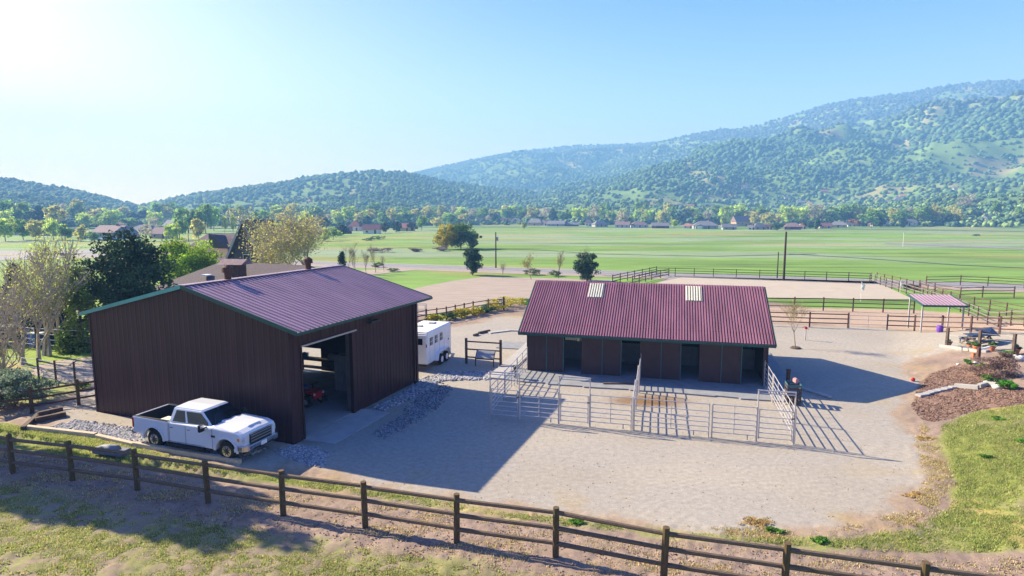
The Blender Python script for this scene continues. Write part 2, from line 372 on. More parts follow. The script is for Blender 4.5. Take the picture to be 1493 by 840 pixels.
# ------------------------------------------------------------------ ground sheet (fine near, coarse far), hills
def grid_mesh(name, X, Y, Z, m, colf, smooth=True):
    r, c = X.shape; V = np.stack([X.ravel(), Y.ravel(), Z.ravel()], 1)
    i = np.arange(r * c).reshape(r, c); F = np.stack([i[:-1, :-1].ravel(), i[:-1, 1:].ravel(), i[1:, 1:].ravel(), i[1:, :-1].ravel()], 1)
    return mesh_np(name, V, F, m, colf(V[:, 0], V[:, 1]) if colf else None, smooth=smooth)
M['ground'] = mat('ground_surface', (1, 1, 1), .95, .14, 4.5, .5, attr=True, bscale=18, spec=.12)
def add_speckle(m, scale, lo, hi, amt):     # small pebbles and clods as fine light and dark variation of the material
    n = m.node_tree; p = n.nodes['Principled BSDF']; src = p.inputs['Base Color'].links[0].from_socket
    tc = n.nodes.new('ShaderNodeTexCoord'); v = n.nodes.new('ShaderNodeTexNoise'); v.inputs['Scale'].default_value = scale; v.inputs['Detail'].default_value = 8; v.inputs['Roughness'].default_value = .75
    n.links.new(tc.outputs['Object'], v.inputs['Vector']); r = n.nodes.new('ShaderNodeMapRange'); r.inputs['From Min'].default_value = lo; r.inputs['From Max'].default_value = hi; r.inputs['To Min'].default_value = 1 - amt; r.inputs['To Max'].default_value = 1 + amt
    n.links.new(v.outputs[0], r.inputs[0]); x = n.nodes.new('ShaderNodeVectorMath'); x.operation = 'SCALE'
    n.links.new(src, x.inputs[0]); n.links.new(r.outputs[0], x.inputs['Scale']); n.links.new(x.outputs[0], p.inputs['Base Color'])
add_speckle(M['ground'], 14.0, .35, .65, .15)
M['hills'] = mat('hill_surface', (1, 1, 1), .95, .2, .02, attr=True, spec=.05)
rows = np.concatenate([np.linspace(-14, 11, 30), np.geomspace(11.3, 760, 560)])
us = np.sinh(np.linspace(-2.4, 2.4, 720)) / math.sinh(2.4) * 1.9
YY, UU = np.meshgrid(rows, us, indexing='ij'); XX = UU * (np.maximum(YY, 6) + 9)
ZZ = H(XX, YY)
_n = (fbm(XX / .35, YY / .35, 4) - .5)
fx, fy = XX.ravel(), YY.ravel()
rough = np.clip(1 - sst(-.3, .5, sdf(YARD, fx, fy)), .05, 1).reshape(XX.shape) * (1 - sst(30, 70, YY))
ZZ = ZZ + (_n * .09 + (fbm(XX / 1.3 + 5, YY / 1.3, 3) - .5) * .06 + (fbm(XX / .16, YY / .16, 2) - .5) * .06) * rough
ZZ = np.where(np.hypot(XX, YY) > 470, -0.5, ZZ) - .0
structure(grid_mesh('ground', XX, YY, ZZ, 'ground', ground_colour))
az = np.linspace(-1.05, 1.05, 900); rr = np.geomspace(455, 3900, 330)
RR, AA = np.meshgrid(rr, az, indexing='ij'); HX, HY = RR * np.sin(AA), RR * np.cos(AA)
HZ = H(HX, HY); HZ[0] = -3
def clearing(x, y):
    return sst(.50, .62, fbm(x / 150 + 31, y / 210 + 4, 5))
def hill_colour(x, y):
    c = np.tile(COL['hill'], (len(x), 1)) * (0.75 + .5 * fbm(x / 60, y / 60, 4))[:, None]
    return blend(c, 'tan', sst(.58, .68, fbm(x / 110 + 70, y / 60, 4)) * .45)
structure(grid_mesh('hills', HX, HY, HZ, 'hills', hill_colour))

# ------------------------------------------------------------------ haze
hb = MB().box((0, 1900, 330), (9000, 4400, 680)); ho = hb.build('haze', None)
hm = bpy.data.materials.new('haze_air'); hm.use_nodes = True; hn = hm.node_tree; hn.nodes.clear()
pv = hn.nodes.new('ShaderNodeVolumePrincipled'); out = hn.nodes.new('ShaderNodeOutputMaterial')
pv.inputs['Color'].default_value = (.17, .43, 1.0, 1); pv.inputs['Density'].default_value = 0.00064; pv.inputs['Anisotropy'].default_value = 0.05
pv.inputs['Absorption Color'].default_value = (.36, .36, .36, 1)
hn.links.new(pv.outputs[0], out.inputs['Volume']); ho.data.materials.append(hm); ho['kind'] = 'stuff'
ho['label'] = 'pale blue haze filling the valley air'

# ------------------------------------------------------------------ draped sheets: road, arenas, slabs
def drape(name, poly, m, lift, step, kind='structure', thick=0):
    xs = [p[0] for p in poly]; ys = [p[1] for p in poly]
    import bmesh
    bm = bmesh.new(); bm.faces.new([bm.verts.new((p[0], p[1], 0)) for p in poly])
    for ax in (0, 1):
        lo, hi = (min(xs), max(xs)) if ax == 0 else (min(ys), max(ys)); k = lo + step
        while k < hi:
            co = [0, 0, 0]; no = [0, 0, 0]; co[ax] = k; no[ax] = 1
            bmesh.ops.bisect_plane(bm, geom=bm.verts[:] + bm.edges[:] + bm.faces[:], plane_co=co, plane_no=no); k += step
    for v in bm.verts: v.co.z = Hs(v.co.x, v.co.y) + lift
    me = bpy.data.meshes.new(name); bm.to_mesh(me); bm.free()
    for pl in me.polygons:
        if pl.normal.z < 0: me.flip_normals(); break
    me.materials.append(M[m]); o = bpy.data.objects.new(name, me); C.objects.link(o)
    if thick:
        md = o.modifiers.new('t', 'SOLIDIFY'); md.thickness = thick; md.offset = -1
    o['kind'] = kind; return o
def strip(a, b, w):
    a, b = Vector(a[:2]), Vector(b[:2]); d = (b - a).normalized(); n = Vector((-d.y, d.x)) * w / 2
    return [a - n, b - n, b + n, a + n]
RA, RB = Vector((-25, 116.2)), Vector((69.9, 80.8)); rd = (RB - RA).normalized()
road = drape('road', strip(RA - rd * 210, RB + rd * 60, 7.0), 'ash', .05, 12)
M['paint'] = mat('road_paint', (.62, .50, .15), .8, .2, 3); M['paintw'] = mat('road_paint_white', (.7, .7, .7), .8, .2, 3)
M['arena'] = mat('arena_sand', (.37, .32, .255), .95, .08, .5, .1); M['arena2'] = mat('brown_arena', (.30, .245, .20), .95, .14, .35, .2, stretch=(1, 3, 1))
for off, m in ((0, 'paint'), (3.2, 'paintw'), (-3.2, 'paintw')):
    nn = Vector((-rd.y, rd.x)) * off
    drape('road_marking', strip(RA - rd * 210 + nn, RB + rd * 60 + nn, .16), m, .08, 30)
drape('road_shoulder', strip(RA - rd * 210 - Vector((-rd.y, rd.x)) * 5.2, RB + rd * 60 - Vector((-rd.y, rd.x)) * 5.2, 3.6), 'arena2', .03, 14)
drape('side_road', [G(-60, 383)[:2], G(-60, 376)[:2], G(60, 371)[:2], G(130, 364)[:2], G(160, 358)[:2], G(185, 357)[:2], G(150, 366)[:2], G(80, 377)[:2]], 'ash', .05, 14)
drape('arena_sand', [G(*p)[:2] for p in ((984, 403.5), (1275, 410.5), (1332, 437), (1130, 436), (900, 424), (940, 420))], 'arena', .05, 6)
drape('brown_arena', [G(*p)[:2] for p in ((706, 404), (800, 406), (900, 409), (830, 436), (770, 440), (700, 451), (618, 460), (560, 455), (598, 436), (604, 421), (660, 410))], 'arena2', .05, 5)
drape('driveway', [G(*p)[:2] for p in ((480, 397), (575, 392.5), (640, 390), (560, 399), (520, 404))], 'arena2', .04, 10)
drape('meadow_path', [G(*p)[:2] for p in ((1290, 354), (1400, 358), (1560, 364), (1560, 366.5), (1400, 360), (1290, 355.5))], 'ash', .05, 20)
M['ditch'] = mat('ditch_reeds', (.05, .09, .035), .95, .4, .3); M['ditch2'] = mat('wet_ditch', (.03, .045, .05), .5, .4, .2)
for pts, w in ((((560, 362), (640, 360), (700, 362), (790, 365), (870, 370.5), (1040, 374), (1190, 370.5)), 1.1), (((1150, 370.5), (1260, 377), (1400, 387), (1600, 396)), .9), (((500, 377), (900, 375)), .0)):
    for a, b in zip(pts[:-1], pts[1:]):
        if w: drape('ditch', strip(G(*a), G(*b), w), 'ditch2' if w == .9 else 'ditch', .06, 20)
drape('dirt_path', pg([(60, 529), (140, 520), (145, 562), (95, 558), (40, 545)]), 'arena2', .02, 2)
drape('left_drive', [G(*p)[:2] for p in ((60, 455), (100, 441), (128, 432), (134, 442), (118, 456), (90, 468))], 'arena2', .03, 4)

def loc_fn(o, deg):
    a = math.radians(deg); return lambda x, y, z=0.0: Vector((o[0] + x * math.cos(a) - y * math.sin(a), o[1] + x * math.sin(a) + y * math.cos(a), z))

# ------------------------------------------------------------------ ribbed sheet walls and roofs (real ribs)
def ribbed(mb, a, b, h0, h1, pitch, depth, nrm, ztop=None, wid=.05):
    """vertical ribs along the wall line a->b (xy), from h0 to ztop(t)"""
    a, b = Vector(a), Vector(b); L = (b - a).length; d = (b - a) / L; n = Vector(nrm); k = pitch / 2
    while k < L:
        p = a + d * k; top = ztop(k) if ztop else h1
        q0 = p - d * wid; q1 = p + d * wid; i0 = p - d * wid * .45 + n * depth; i1 = p + d * wid * .45 + n * depth
        vs = []
        for z in (h0, top):
            for q in (q0, i0, i1, q1): vs.append((q.x, q.y, z))
        mb.add(vs, [(0, 4, 5, 1), (1, 5, 6, 2), (2, 6, 7, 3), (4, 7, 6, 5), (0, 1, 2, 3)])
        k += pitch
def roof_sheet(e0, e1, r1, r0, pitch, depth, t=.05, wave=False):
    """corrugated panel: eave e0->e1, ridge r0->r1; ribs run eave to ridge"""
    e0, e1, r0, r1 = map(Vector, (e0, e1, r0, r1)); L = (e1 - e0).length; d = (e1 - e0) / L
    n = (e1 - e0).cross(r0 - e0).normalized(); prof = []
    k = 0.0
    while k < L - 1e-6:
        if wave: seg = ((0, 0), (.22, 0), (.36, 1), (.84, 1))
        else: seg = ((0, 0), (.62, 0), (.72, 1), (.88, 1), (.98, 0))
        for u, w in seg:
            if k + u * pitch < L: prof.append((k + u * pitch, w * depth))
        k += pitch
    prof.append((L, 0)); mb = MB(); vs = []
    for u, w in prof:
        for base, top in ((e0, r0),):
            p = base + (e1 - e0) * (u / L); q = top + (r1 - r0) * (u / L)
            vs += [p + n * w, q + n * w, p - n * t, q - n * t]
    m = len(prof); fs = []
    for i in range(m - 1):
        a, b = 4 * i, 4 * i + 4
        fs += [(a, b, b + 1, a + 1), (a + 2, a + 3, b + 3, b + 2), (a, a + 2, b + 2, b), (a + 1, b + 1, b + 3, a + 3)]
    fs += [(0, 1, 3, 2), (4 * m - 4, 4 * m - 2, 4 * m - 1, 4 * m - 3)]
    return mb.add(vs, fs)

# ------------------------------------------------------------------ the big metal barn
BL, BWID, EV, RG = 10.7, 11.9, 5.12, 6.66     # length, width, eave, ridge
barn = thing('metal_barn', 'big dark brown metal barn with plum roof and open sliding doorway behind the pickup', 'barn', (BO[0], BO[1], 0), BA)
OH = .42; RX = -5.62
def gz(x): return EV + (RG - EV) * (1 - abs(x - RX) / (-RX if x > RX else BWID + RX)) - .06
w = MB()
w.prism([(-BWID, .12), (0, .12), (0, gz(0)), (RX, gz(RX)), (-BWID, gz(0))], lambda x, z: (x, .10, z), lambda x, z: (x, .22, z))
ribbed(w, (-BWID, .10), (0, .10), .12, 0, .3, .009, (0, -1), ztop=lambda k: gz(-BWID + k) - .03)
w.box((.005, .13, EV / 2), (.12, .1, EV - .2)).box((-BWID, .12, EV / 2), (.1, .1, EV - .2))
w.build('front_wall', 'wall', barn)
DY0, DY1, DH = .90, 4.45, 4.12
w = MB()
w.box((-.06, (0.22 + DY0) / 2, EV / 2), (.12, DY0 - .22, EV - .1)).box((-.06, (DY1 + BL) / 2, EV / 2), (.12, BL - DY1 - .0, EV - .1)).box((-.06, (DY0 + DY1) / 2, (DH + EV) / 2), (.117, DY1 - DY0 + .002, EV - DH - .1))
ribbed(w, (0, .3), (0, DY0), .12, EV - .1, .3, .03, (1, 0)); ribbed(w, (0, DY1 + .3), (0, BL - .2), .12, EV - .1, .3, .03, (1, 0)); ribbed(w, (0, DY0), (0, DY1), DH + .2, EV - .1, .3, .03, (1, 0))
w.box((.02, DY1 + .1, DH / 2 + .05), (.09, .2, DH)).box((.02, DY0 - .04, DH / 2 + .05), (.07, .1, DH)).box((.0, BL, EV / 2), (.16, .16, EV - .1))
w.build('side_wall', 'wall', barn)
w = MB()
w.box((-BWID + .06, BL / 2, EV / 2), (.12, BL - .3, EV - .1))
for a, b, z0, z1 in ((-BWID, -10.6, .1, EV), (-10.6, -6.75, 1.48, EV), (-6.75, 0, .1, EV)):
    w.box(((a + b) / 2, BL - .02, (z0 + z1) / 2), (b - a, .12, z1 - z0))
w.prism([(-BWID, EV), (0, EV), (RX, gz(RX))], lambda x, z: (x, BL - .08, z), lambda x, z: (x, BL + .04, z))
w.build('back_wall', 'wall', barn)
MB().beam((.10, DY0 - .1, DH + .09), (.10, DY1 + .3, DH + .09), .06, .07).build('door_track', 'galv', barn)
MB().box((-.01, BL - 1.3, EV / 2 - .1), (.001, .001, .001)).box((.16, BL - .5, EV / 2 - .1), (.09, .09, EV - .2)).box((.2, BL - .5, .18), (.18, .1, .1)).build('downspout', 'wall', barn)
lt = MB().box((.16, 6.15, 4.42), (.34, .75, .10)).box((.06, 6.15, 4.42), (.1, .3, .26)); lt.build('wall_light', 'darkmetal', barn)
hx = -RX; OF, OB, OS = .04, .8, .25
for sgn in (1, -1):
    OS = .62 if sgn > 0 else .4; xe = OS if sgn > 0 else -BWID - OS; slp = (RG - EV) / (-RX if sgn > 0 else BWID + RX); ze = EV - OS * slp + .04
    if sgn > 0: m = roof_sheet((xe, -OF, ze), (xe, BL + OB, ze), (RX, BL + OB, RG), (RX, -OF, RG), .30, .06)
    else: m = roof_sheet((xe, BL + OB, ze), (xe, -OF, ze), (RX, -OF, RG), (RX, BL + OB, RG), .30, .04)
    m.build('roof_slope', 'roofbarn', barn)
    t = MB()
    for yy in (-OF - .02, BL + OB + .02): t.beam((xe, yy, ze - .03), (RX, yy, RG - .03), .05, .17)
    t.beam((xe + sgn * .03, -OF - .04, ze - .06), (xe + sgn * .03, BL + OB + .04, ze - .06), .06, .12)
    t.build('roof_trim', 'teal' if sgn < 0 else 'tealdark', barn)  # left trim painted brighter for grazing sun, right one keeps the dark green
MB().beam((-hx - .1, -OF, RG + .035), (-hx - .1, BL + OB, RG + .035), .2, .03).beam((-hx + .1, -OF, RG + .035), (-hx + .1, BL + OB, RG + .035), .2, .034).build('ridge_cap', 'roofbarn', barn)
for yy in (2.6, 8.4):
    v = MB().tube((-hx, yy, RG), (-hx, yy, RG + .38), .16, .16, 12).tube((-hx, yy, RG + .38), (-hx, yy, RG + .62), .27, .25, 12).tube((-hx, yy, RG + .62), (-hx, yy, RG + .74), .25, .07, 12)
    v.build('roof_vent', 'brownwood', barn)
MB().box((-BWID / 2, BL / 2, .05), (BWID - .1, BL - .1, .12)).build('floor_slab', 'concrete', barn)
MB().slab4((.0, DY0 - .1, .10), (1.5, DY0 + .1, .03), (1.5, DY1 + .9, .03), (.0, DY1 + .7, .10), .12).build('door_apron', 'concrete', barn)
M['studs'] = mat('inside_steel', (.12, .10, .09), .6, .2, 3)
w = MB()
for yy in (3.5, 7.1): w.box((-.35, yy + 1.2, 2.4), (.25, .12, 4.6)).box((-BWID + .35, yy, 2.4), (.25, .12, 4.6)); w.beam((-.4, yy, EV - .35), (-hx, yy, RG - .4), .12, .25).beam((-BWID + .4, yy, EV - .35), (-hx, yy, RG - .4), .12, .25)
w.build('portal_frame', 'studs', barn)
BLf = loc_fn(BO, -20.6)
# things inside the barn
cab = thing('storage_cabinet', 'tall pale storage cabinet standing inside the open barn doorway', 'cabinet', BLf(-2.6, 7.6, .11), BA)
MB().box((0, 0, 1.0), (1.25, .6, 2.0)).build('body', 'stucco_g', cab, bevel=.01)
for k in (-1, 1):
    d = MB().box((k * .31, -.31, 1.0), (.58, .03, 1.9)).build('door', 'stucco_g', cab); MB().box((k * .07, -.34, 1.0), (.03, .04, .2)).build('handle', 'chrome', d)
bench = thing('workbench', 'dark cluttered workbench along the inside of the barn back wall', 'workbench', BLf(-6.2, 9.9, .11), BA)
MB().box((0, 0, .9), (3.4, .7, .06)).build('top', 'brownwood', bench)
for x in (-1.6, 1.6):
    for y in (-.3, .3): MB().box((x, y, .435), (.08, .08, .87)).build('leg', 'brownwood', bench)
MB().box((0, .1, .35), (3.0, .5, .04)).build('shelf', 'brownwood', bench)
for k, (x, c, h) in enumerate(((-1.2, 'blueplastic', .25), (.8, 'galv', .3))):
    tag(MB().box((0, 0, h / 2), (.4, .3, h)).box((0, 0, h + .015), (.43, .33, .03)).box((0, 0, h + .06), (.16, .03, .06)).build('tool_box', c, None, bevel=.01, loc=BLf(-6.2 + x, 9.9, 1.042)), ('blue' if k == 0 else 'grey') + ' tool box on the workbench inside the barn', 'tool box')
def make_atv():
    t = thing('quad_bike', 'red quad bike with blue seat cover parked inside the barn doorway', 'quad bike', BLf(-3.2, 4.9, .11), BA - .15)
    MB().box((0, 0, .62), (1.35, .38, .22)).box((.62, 0, .72), (.5, .95, .08)).box((-.6, 0, .74), (.55, 1.0, .08)).box((.85, 0, .55), (.12, .6, .3)).box((.35, 0, .78), (.5, .34, .18)).build('body', 'red', t, bevel=.05, smooth=False)
    MB().box((-.2, 0, .86), (.75, .32, .14)).build('seat', 'blueplastic', t, bevel=.04)  # bluish glints put into the seat as a blue base colour
    MB().beam((.5, -.38, 1.08), (.5, .38, 1.08), .04, .04).beam((.55, 0, .7), (.5, 0, 1.08), .06, .06).build('handlebar', 'black', t)
    for x, n in ((.75, 0), (-.7, 1)):
        r = MB()
        for y in (-.3, -.1, .1, .3): r.beam((x - .28, y, .84), (x + .28, y, .84), .025, .025)
        for dx in (-.28, .28): r.beam((x + dx, -.38, .84), (x + dx, .38, .84), .025, .025)
        r.build('cargo_rack', 'darkmetal', t)
    for y in (-.3, .3): MB().tube((.9, y, .66), (.94, y, .66), .07, .07, 10).build('headlight', 'lens', t)
    for x in (-.62, .62):
        for y in (-.48, .48):
            wv = MB().tube((x, y - .13, .3), (x, y + .13, .3), .3, .3, 18).build('wheel', 'black', t, bevel=.03)
            MB().tube((x, y - .135, .3), (x, y + .135, .3), .14, .14, 12).build('rim', 'galv', wv)
    return t
make_atv()

# ------------------------------------------------------------------ the stable
SO, SA = (0.93, 36.84), -14.7
SL = loc_fn(SO, SA); sr = math.radians(SA)
st = thing('horse_stable', 'long low horse stable with red corrugated roof and four dark stall openings', 'stable', (SO[0], SO[1], 0), sr)
WL, EZ, RZ, RY, EY = 14.05, 2.60, 5.25, 4.2, -.82
sl = (RZ - EZ) / (RY - EY)
m = roof_sheet((-.32, EY, EZ), (14.32, EY, EZ), (14.32, RY, RZ), (-.32, RY, RZ), .158, .085, .03, wave=True); m.build('roof_slope', 'roofst', st)
m = roof_sheet((14.32, 2 * RY - EY, EZ), (-.32, 2 * RY - EY, EZ), (-.32, RY, RZ), (14.32, RY, RZ), .158, .085, .03, wave=True); m.build('roof_slope', 'roofst', st)
MB().slab4((-.32, RY - .22, RZ - .06), (14.32, RY - .22, RZ - .06), (14.32, RY, RZ + .055), (-.32, RY, RZ + .055), .02).slab4((14.32, RY + .22, RZ - .06), (-.32, RY + .22, RZ - .06), (-.32, RY, RZ + .055), (14.32, RY, RZ + .055), .02).build('ridge_cap', 'roofst', st)
def on_roof(x, y, up=.02): return Vector((x, y, EZ + (y - EY) * sl + up))
for x0, x1 in ((3.38, 4.42), (9.52, 10.56)):
    m = roof_sheet(on_roof(x0, RY - 1.62, .052), on_roof(x1, RY - 1.62, .052), on_roof(x1, RY - .23, .052), on_roof(x0, RY - .23, .052), .158, .085, .008, wave=True); m.build('skylight', 'skylight', st)
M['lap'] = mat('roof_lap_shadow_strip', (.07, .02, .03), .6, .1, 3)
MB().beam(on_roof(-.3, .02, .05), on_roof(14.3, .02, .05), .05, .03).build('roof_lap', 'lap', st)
t = MB().beam((-.34, EY - .05, EZ - .05), (14.34, EY - .05, EZ - .05), .07, .13)
for xx in (-.35, 14.35): t.beam((xx, EY, EZ - .02), (xx, RY, RZ - .02), .05, .15).beam((xx, 2 * RY - EY, EZ - .02), (xx, RY, RZ - .02), .05, .15)
t.build('roof_trim', 'tealdark', st)
OPEN = [(2.35, 3.46), (5.87, 6.96), (9.33, 10.37), (12.7, 13.84)]
HW = 2.78
wl = MB(); x = 0
for a, b in OPEN:
    wl.box(((x + a) / 2, .05, HW / 2 + .04), (a - x, .1, HW - .04)); x = b
wl.box(((x + WL) / 2, .05, HW / 2 + .04), (WL - x, .1, HW - .04))
for a, b in OPEN: wl.box(((a + b) / 2, .05, HW - .12), (b - a, .096, .32))
k = .2
while k < WL:
    if not any(a - .05 < k < b + .05 for a, b in OPEN): wl.box((k, -.006, HW / 2 + .04), (.02, .012, HW - .1))
    k += .3
wl.build('front_wall', 'wallst', st)
gab = [(0, .04), (2 * RY, .04), (2 * RY, HW), (RY, RZ - .12), (0, HW)]
for xx in (0, WL): MB().prism(gab, lambda y, z: (xx - .05 + (.06 if xx == 0 else 0), y, z), lambda y, z: (xx + .05 + (.06 if xx == 0 else 0), y, z)).build('end_wall', 'wallst', st)
MB().box((WL / 2, 2 * RY, HW / 2), (WL, .1, HW)).build('back_wall', 'wallst', st)
M['postteal'] = mat('blue_green_post', (.05, .13, .15), .5, .1, 3)
for x in (1.27, 2.33, 4.72, 5.85, 8.2, 9.31, 11.59, 12.68): MB().box((x, -.03, HW / 2 + .04), (.045, .07, HW - .02)).build('door_post', 'postteal', st)
pt = MB()
for x in (3.5, 7.0, 10.5): pt.box((x, 1.85, 1.25), (.08, 3.5, 2.4))
pt.box((WL / 2, 3.7, .7), (WL - .3, .08, 1.3)); pt.build('stall_partition', 'stucco_g', st)
gr = MB()
for k in range(90): gr.box((.25 + k * .155, 3.7, 1.9), (.025, .03, 1.1))
gr.box((WL / 2, 3.7, 2.45), (WL - .3, .06, .06)); gr.build('stall_grille', 'darkmetal', st)
h = MB()
for k in range(9): h.box((2.42 + k * .125, .35, 2.28), (.06, .05, .42))
h.build('stall_fan_guard', 'skylight', st)  # sunlight on the stall bars put into their pale colour
MB().tube((3.2, .3, 2.3), (3.2, .3, 2.05), .05, .09, 8).build('hanging_lamp', 'skylight', st)
MB().box((WL / 2, RY, .045), (WL, 2 * RY, .06)).build('floor_slab', 'concrete', st)
ap = [(-.6, 0), (-.9, -2.35), (.4, -2.6), (1.7, -2.5), (1.9, -2.72), (3.9, -2.65), (4.0, -2.78), (6.5, -2.6), (6.6, -2.72), (8.8, -2.6), (11, -2.75), (11.2, -2.62), (12.3, -2.72), (12.4, -2.85), (14.3, -2.75), (15.6, -2.4), (15.6, 9.2), (WL + .1, 9.2), (WL + .1, 0)]
MB().prism(ap, lambda x, y: (x, y, .075), lambda x, y: (x, y, -.05)).build('apron', 'slabgrey', st)
for x in (0.0, 14.1):
    ld = MB()
    ld.box((x + (.12 if x else -.12), -.2, HW - .05), (.14, .4, .14)); ld.build('eave_bracket', 'brownwood', st)
ms = MB().box((0, 0, .03), (4.2, 2.3, .05)); tag(ms.build('rubber_mat', 'slabgrey', None, bevel=.01, loc=SL(-1.6, 6.9, 0)), 'grey flat concrete pad beside the left end of the stable', 'pad').rotation_euler = (0, 0, sr)
stripw = MB().box((0, 0, .05), (1.1, 10.5, .09)); o = tag(stripw.build('concrete_walkway', 'concrete', None, bevel=.01, loc=SL(-1.35, 2.9, 0)), 'pale concrete walkway along the left end wall of the stable', 'walkway'); o.rotation_euler = (0, 0, sr)

# ------------------------------------------------------------------ pen panels
def mid_gap(L, n): return [L * k / n for k in range(1, n)]
RAILZ = (.20, .42, .64, .86, 1.13, 1.46)
def panel(a, b, label, ups=1, sheet=False):
    a, b = Vector(a), Vector(b); L = (b - a).length; an = math.atan2(b.y - a.y, b.x - a.x)
    t = thing('livestock_panel', label, 'panel', (a.x, a.y, .06), an, 'galvanised pipe panels round the stable pens')
    for x in (.03, L - .03): MB().tube((x, 0, -.06), (x, 0, 1.5), .03, .03, 8).build('leg', 'galv', t)
    for z in RAILZ: MB().tube((.03, 0, z), (L - .03, 0, z), .021, .021, 6).build('rail', 'galv', t)
    for k in range(ups): MB().tube((L * (k + 1) / (ups + 1), 0, .2), (L * (k + 1) / (ups + 1), 0, 1.46), .02, .02, 6).build('brace', 'galv', t)
    MB().box((L * .8, 0, .1), (.05, .03, .24)).build('foot', 'galv', t)
    return t
def bow_gate(a, b, label):
    a, b = Vector(a), Vector(b); L = (b - a).length; an = math.atan2(b.y - a.y, b.x - a.x)
    t = thing('bow_gate', label, 'gate', (a.x, a.y, 0), an, 'tall framed pipe gates of the stable pens')
    fr = MB().tube((0, 0, 0), (0, 0, 2.3), .032, .032, 8).tube((L, 0, 0), (L, 0, 2.3), .032, .032, 8).tube((-.03, 0, 2.3), (L + .03, 0, 2.3), .032, .032, 8).tube((0, 0, 2.18), (L, 0, 2.18), .02, .02, 6); fr.build('frame', 'galv', t)
    g = MB()
    for x in (.08, L - .08): g.tube((x, 0, .15), (x, 0, 1.48), .025, .025, 8)
    for z in RAILZ: g.tube((.08, 0, z), (L - .08, 0, z), .02, .02, 6)
    lf = g.build('gate_leaf', 'galv', t)
    MB().box((L - .06, -.04, 1.15), (.12, .03, .05)).build('latch', 'darkmetal', lf)
    return t
xs = [(0.30, 1.75, 'g'), (1.75, 3.68, 'p'), (3.68, 5.12, 'g'), (5.12, 7.05, 'p'), (7.12, 10.42, 'p'), (10.50, 12.38, 'p'), (12.38, 13.85, 'g')]
lab = ['framed pipe gate at the left front corner of the pens', 'short pipe panel left of the framed gate in barn shadow, front of the pens', 'framed pipe gate nearest the tip of the barn shadow', 'short pipe panel just left of the divider, front of the pens', 'long pipe panel just right of the divider, front of the pens', 'pipe panel between the long panel and the right corner gate', 'framed pipe gate at the right front corner of the pens']
for (x0, x1, k), lb in zip(xs, lab):
    (bow_gate if k == 'g' else panel)(SL(x0, -8.98, 0), SL(x1, -8.98, 0), lb)
for i in range(3):
    y0, y1 = -8.9 + i * 2.97, -8.9 + (i + 1) * 2.97
    wh = ('nearest the camera', 'in the middle', 'touching the stable')[i]
    panel(SL(.28 - i * .08, y0, 0), SL(.2 - i * .08, y1, 0), 'pipe panel of the left side of the pens, ' + wh)
    panel(SL(13.92, y0, 0), SL(13.95, y1, 0), 'pipe panel of the right side of the pens, ' + wh)
    panel(SL(7.08, y0, 0), SL(7.02, y1, 0), 'pipe panel of the divider between the pens, ' + wh)
# water trough / salt holders by the left wall
tr = thing('automatic_waterer', 'small dark bowl waterer on the slab by the left end of the stable front', 'waterer', SL(-.2, -2.0, .075), sr)
MB().tube((0, 0, 0), (0, 0, .55), .10, .10, 10).build('pedestal', 'darkmetal', tr); MB().tube((0, 0, .55), (0, 0, .75), .14, .24, 14).build('bowl', 'darkmetal', tr)
tag(MB().beam((0, 0, .03), (1.7, -.05, .03), .16, .08).build('board', 'darktimber', None, loc=SL(5.0, -1.95, .08)), 'dark board lying on the slab in front of the stall wall', 'board')
tag(MB().beam((0, 0, .045), (.9, -2.1, .045), .22, .09).build('plank', 'concrete', None, loc=SL(15.7, .4, .03)), 'long pale plank lying in the stable shadow right of the bin', 'plank')

# slatted bin right of the pens
bn = thing('slatted_bin', 'dark slatted feed bin with a red and white bag beside the right pen corner', 'bin', SL(14.95, -2.75, 0), sr); bn.scale = (.72, .72, .85)
for x in (-.42, .42):
    for y in (-.55, .55): MB().box((x, y, .62), (.08, .08, 1.24)).build('leg', 'darktimber', bn)
for z in (.25, .5, .75, 1.0, 1.2):
    b = MB()
    for x in (-.45, .45): b.box((x, 0, z), (.03, 1.2, .13))
    for y in (-.6, .6): b.box((0, y, z), (.9, .03, .13))
    b.build('slat', 'postteal' if z > 1.1 else 'gable', bn)
MB().box((0, 0, .15), (.84, 1.1, .05)).build('base', 'darktimber', bn)
bagm = mat('feed_bag', (.62, .55, .56), .8, .3, 25, col2=(.55, .08, .12, 1)[:3]); M['bag'] = bagm
tag(MB().box((0, 0, .10), (.16, .36, .20)).box((0, 0, .21), (.1, .28, .04)).build('feed_bag', 'bag', None, bevel=.04, loc=SL(15.1, -2.5, 1.05)), 'red and white patterned feed bag on the slatted bin', 'bag')
tag(MB().box((0, 0, .5), (.16, .16, 1.0)).box((0, 0, 1.02), (.2, .2, .06)).build('post', 'brownwood', None, loc=SL(15.2, .0, .07)), 'dark square post standing in the stable shadow behind the bin', 'post')

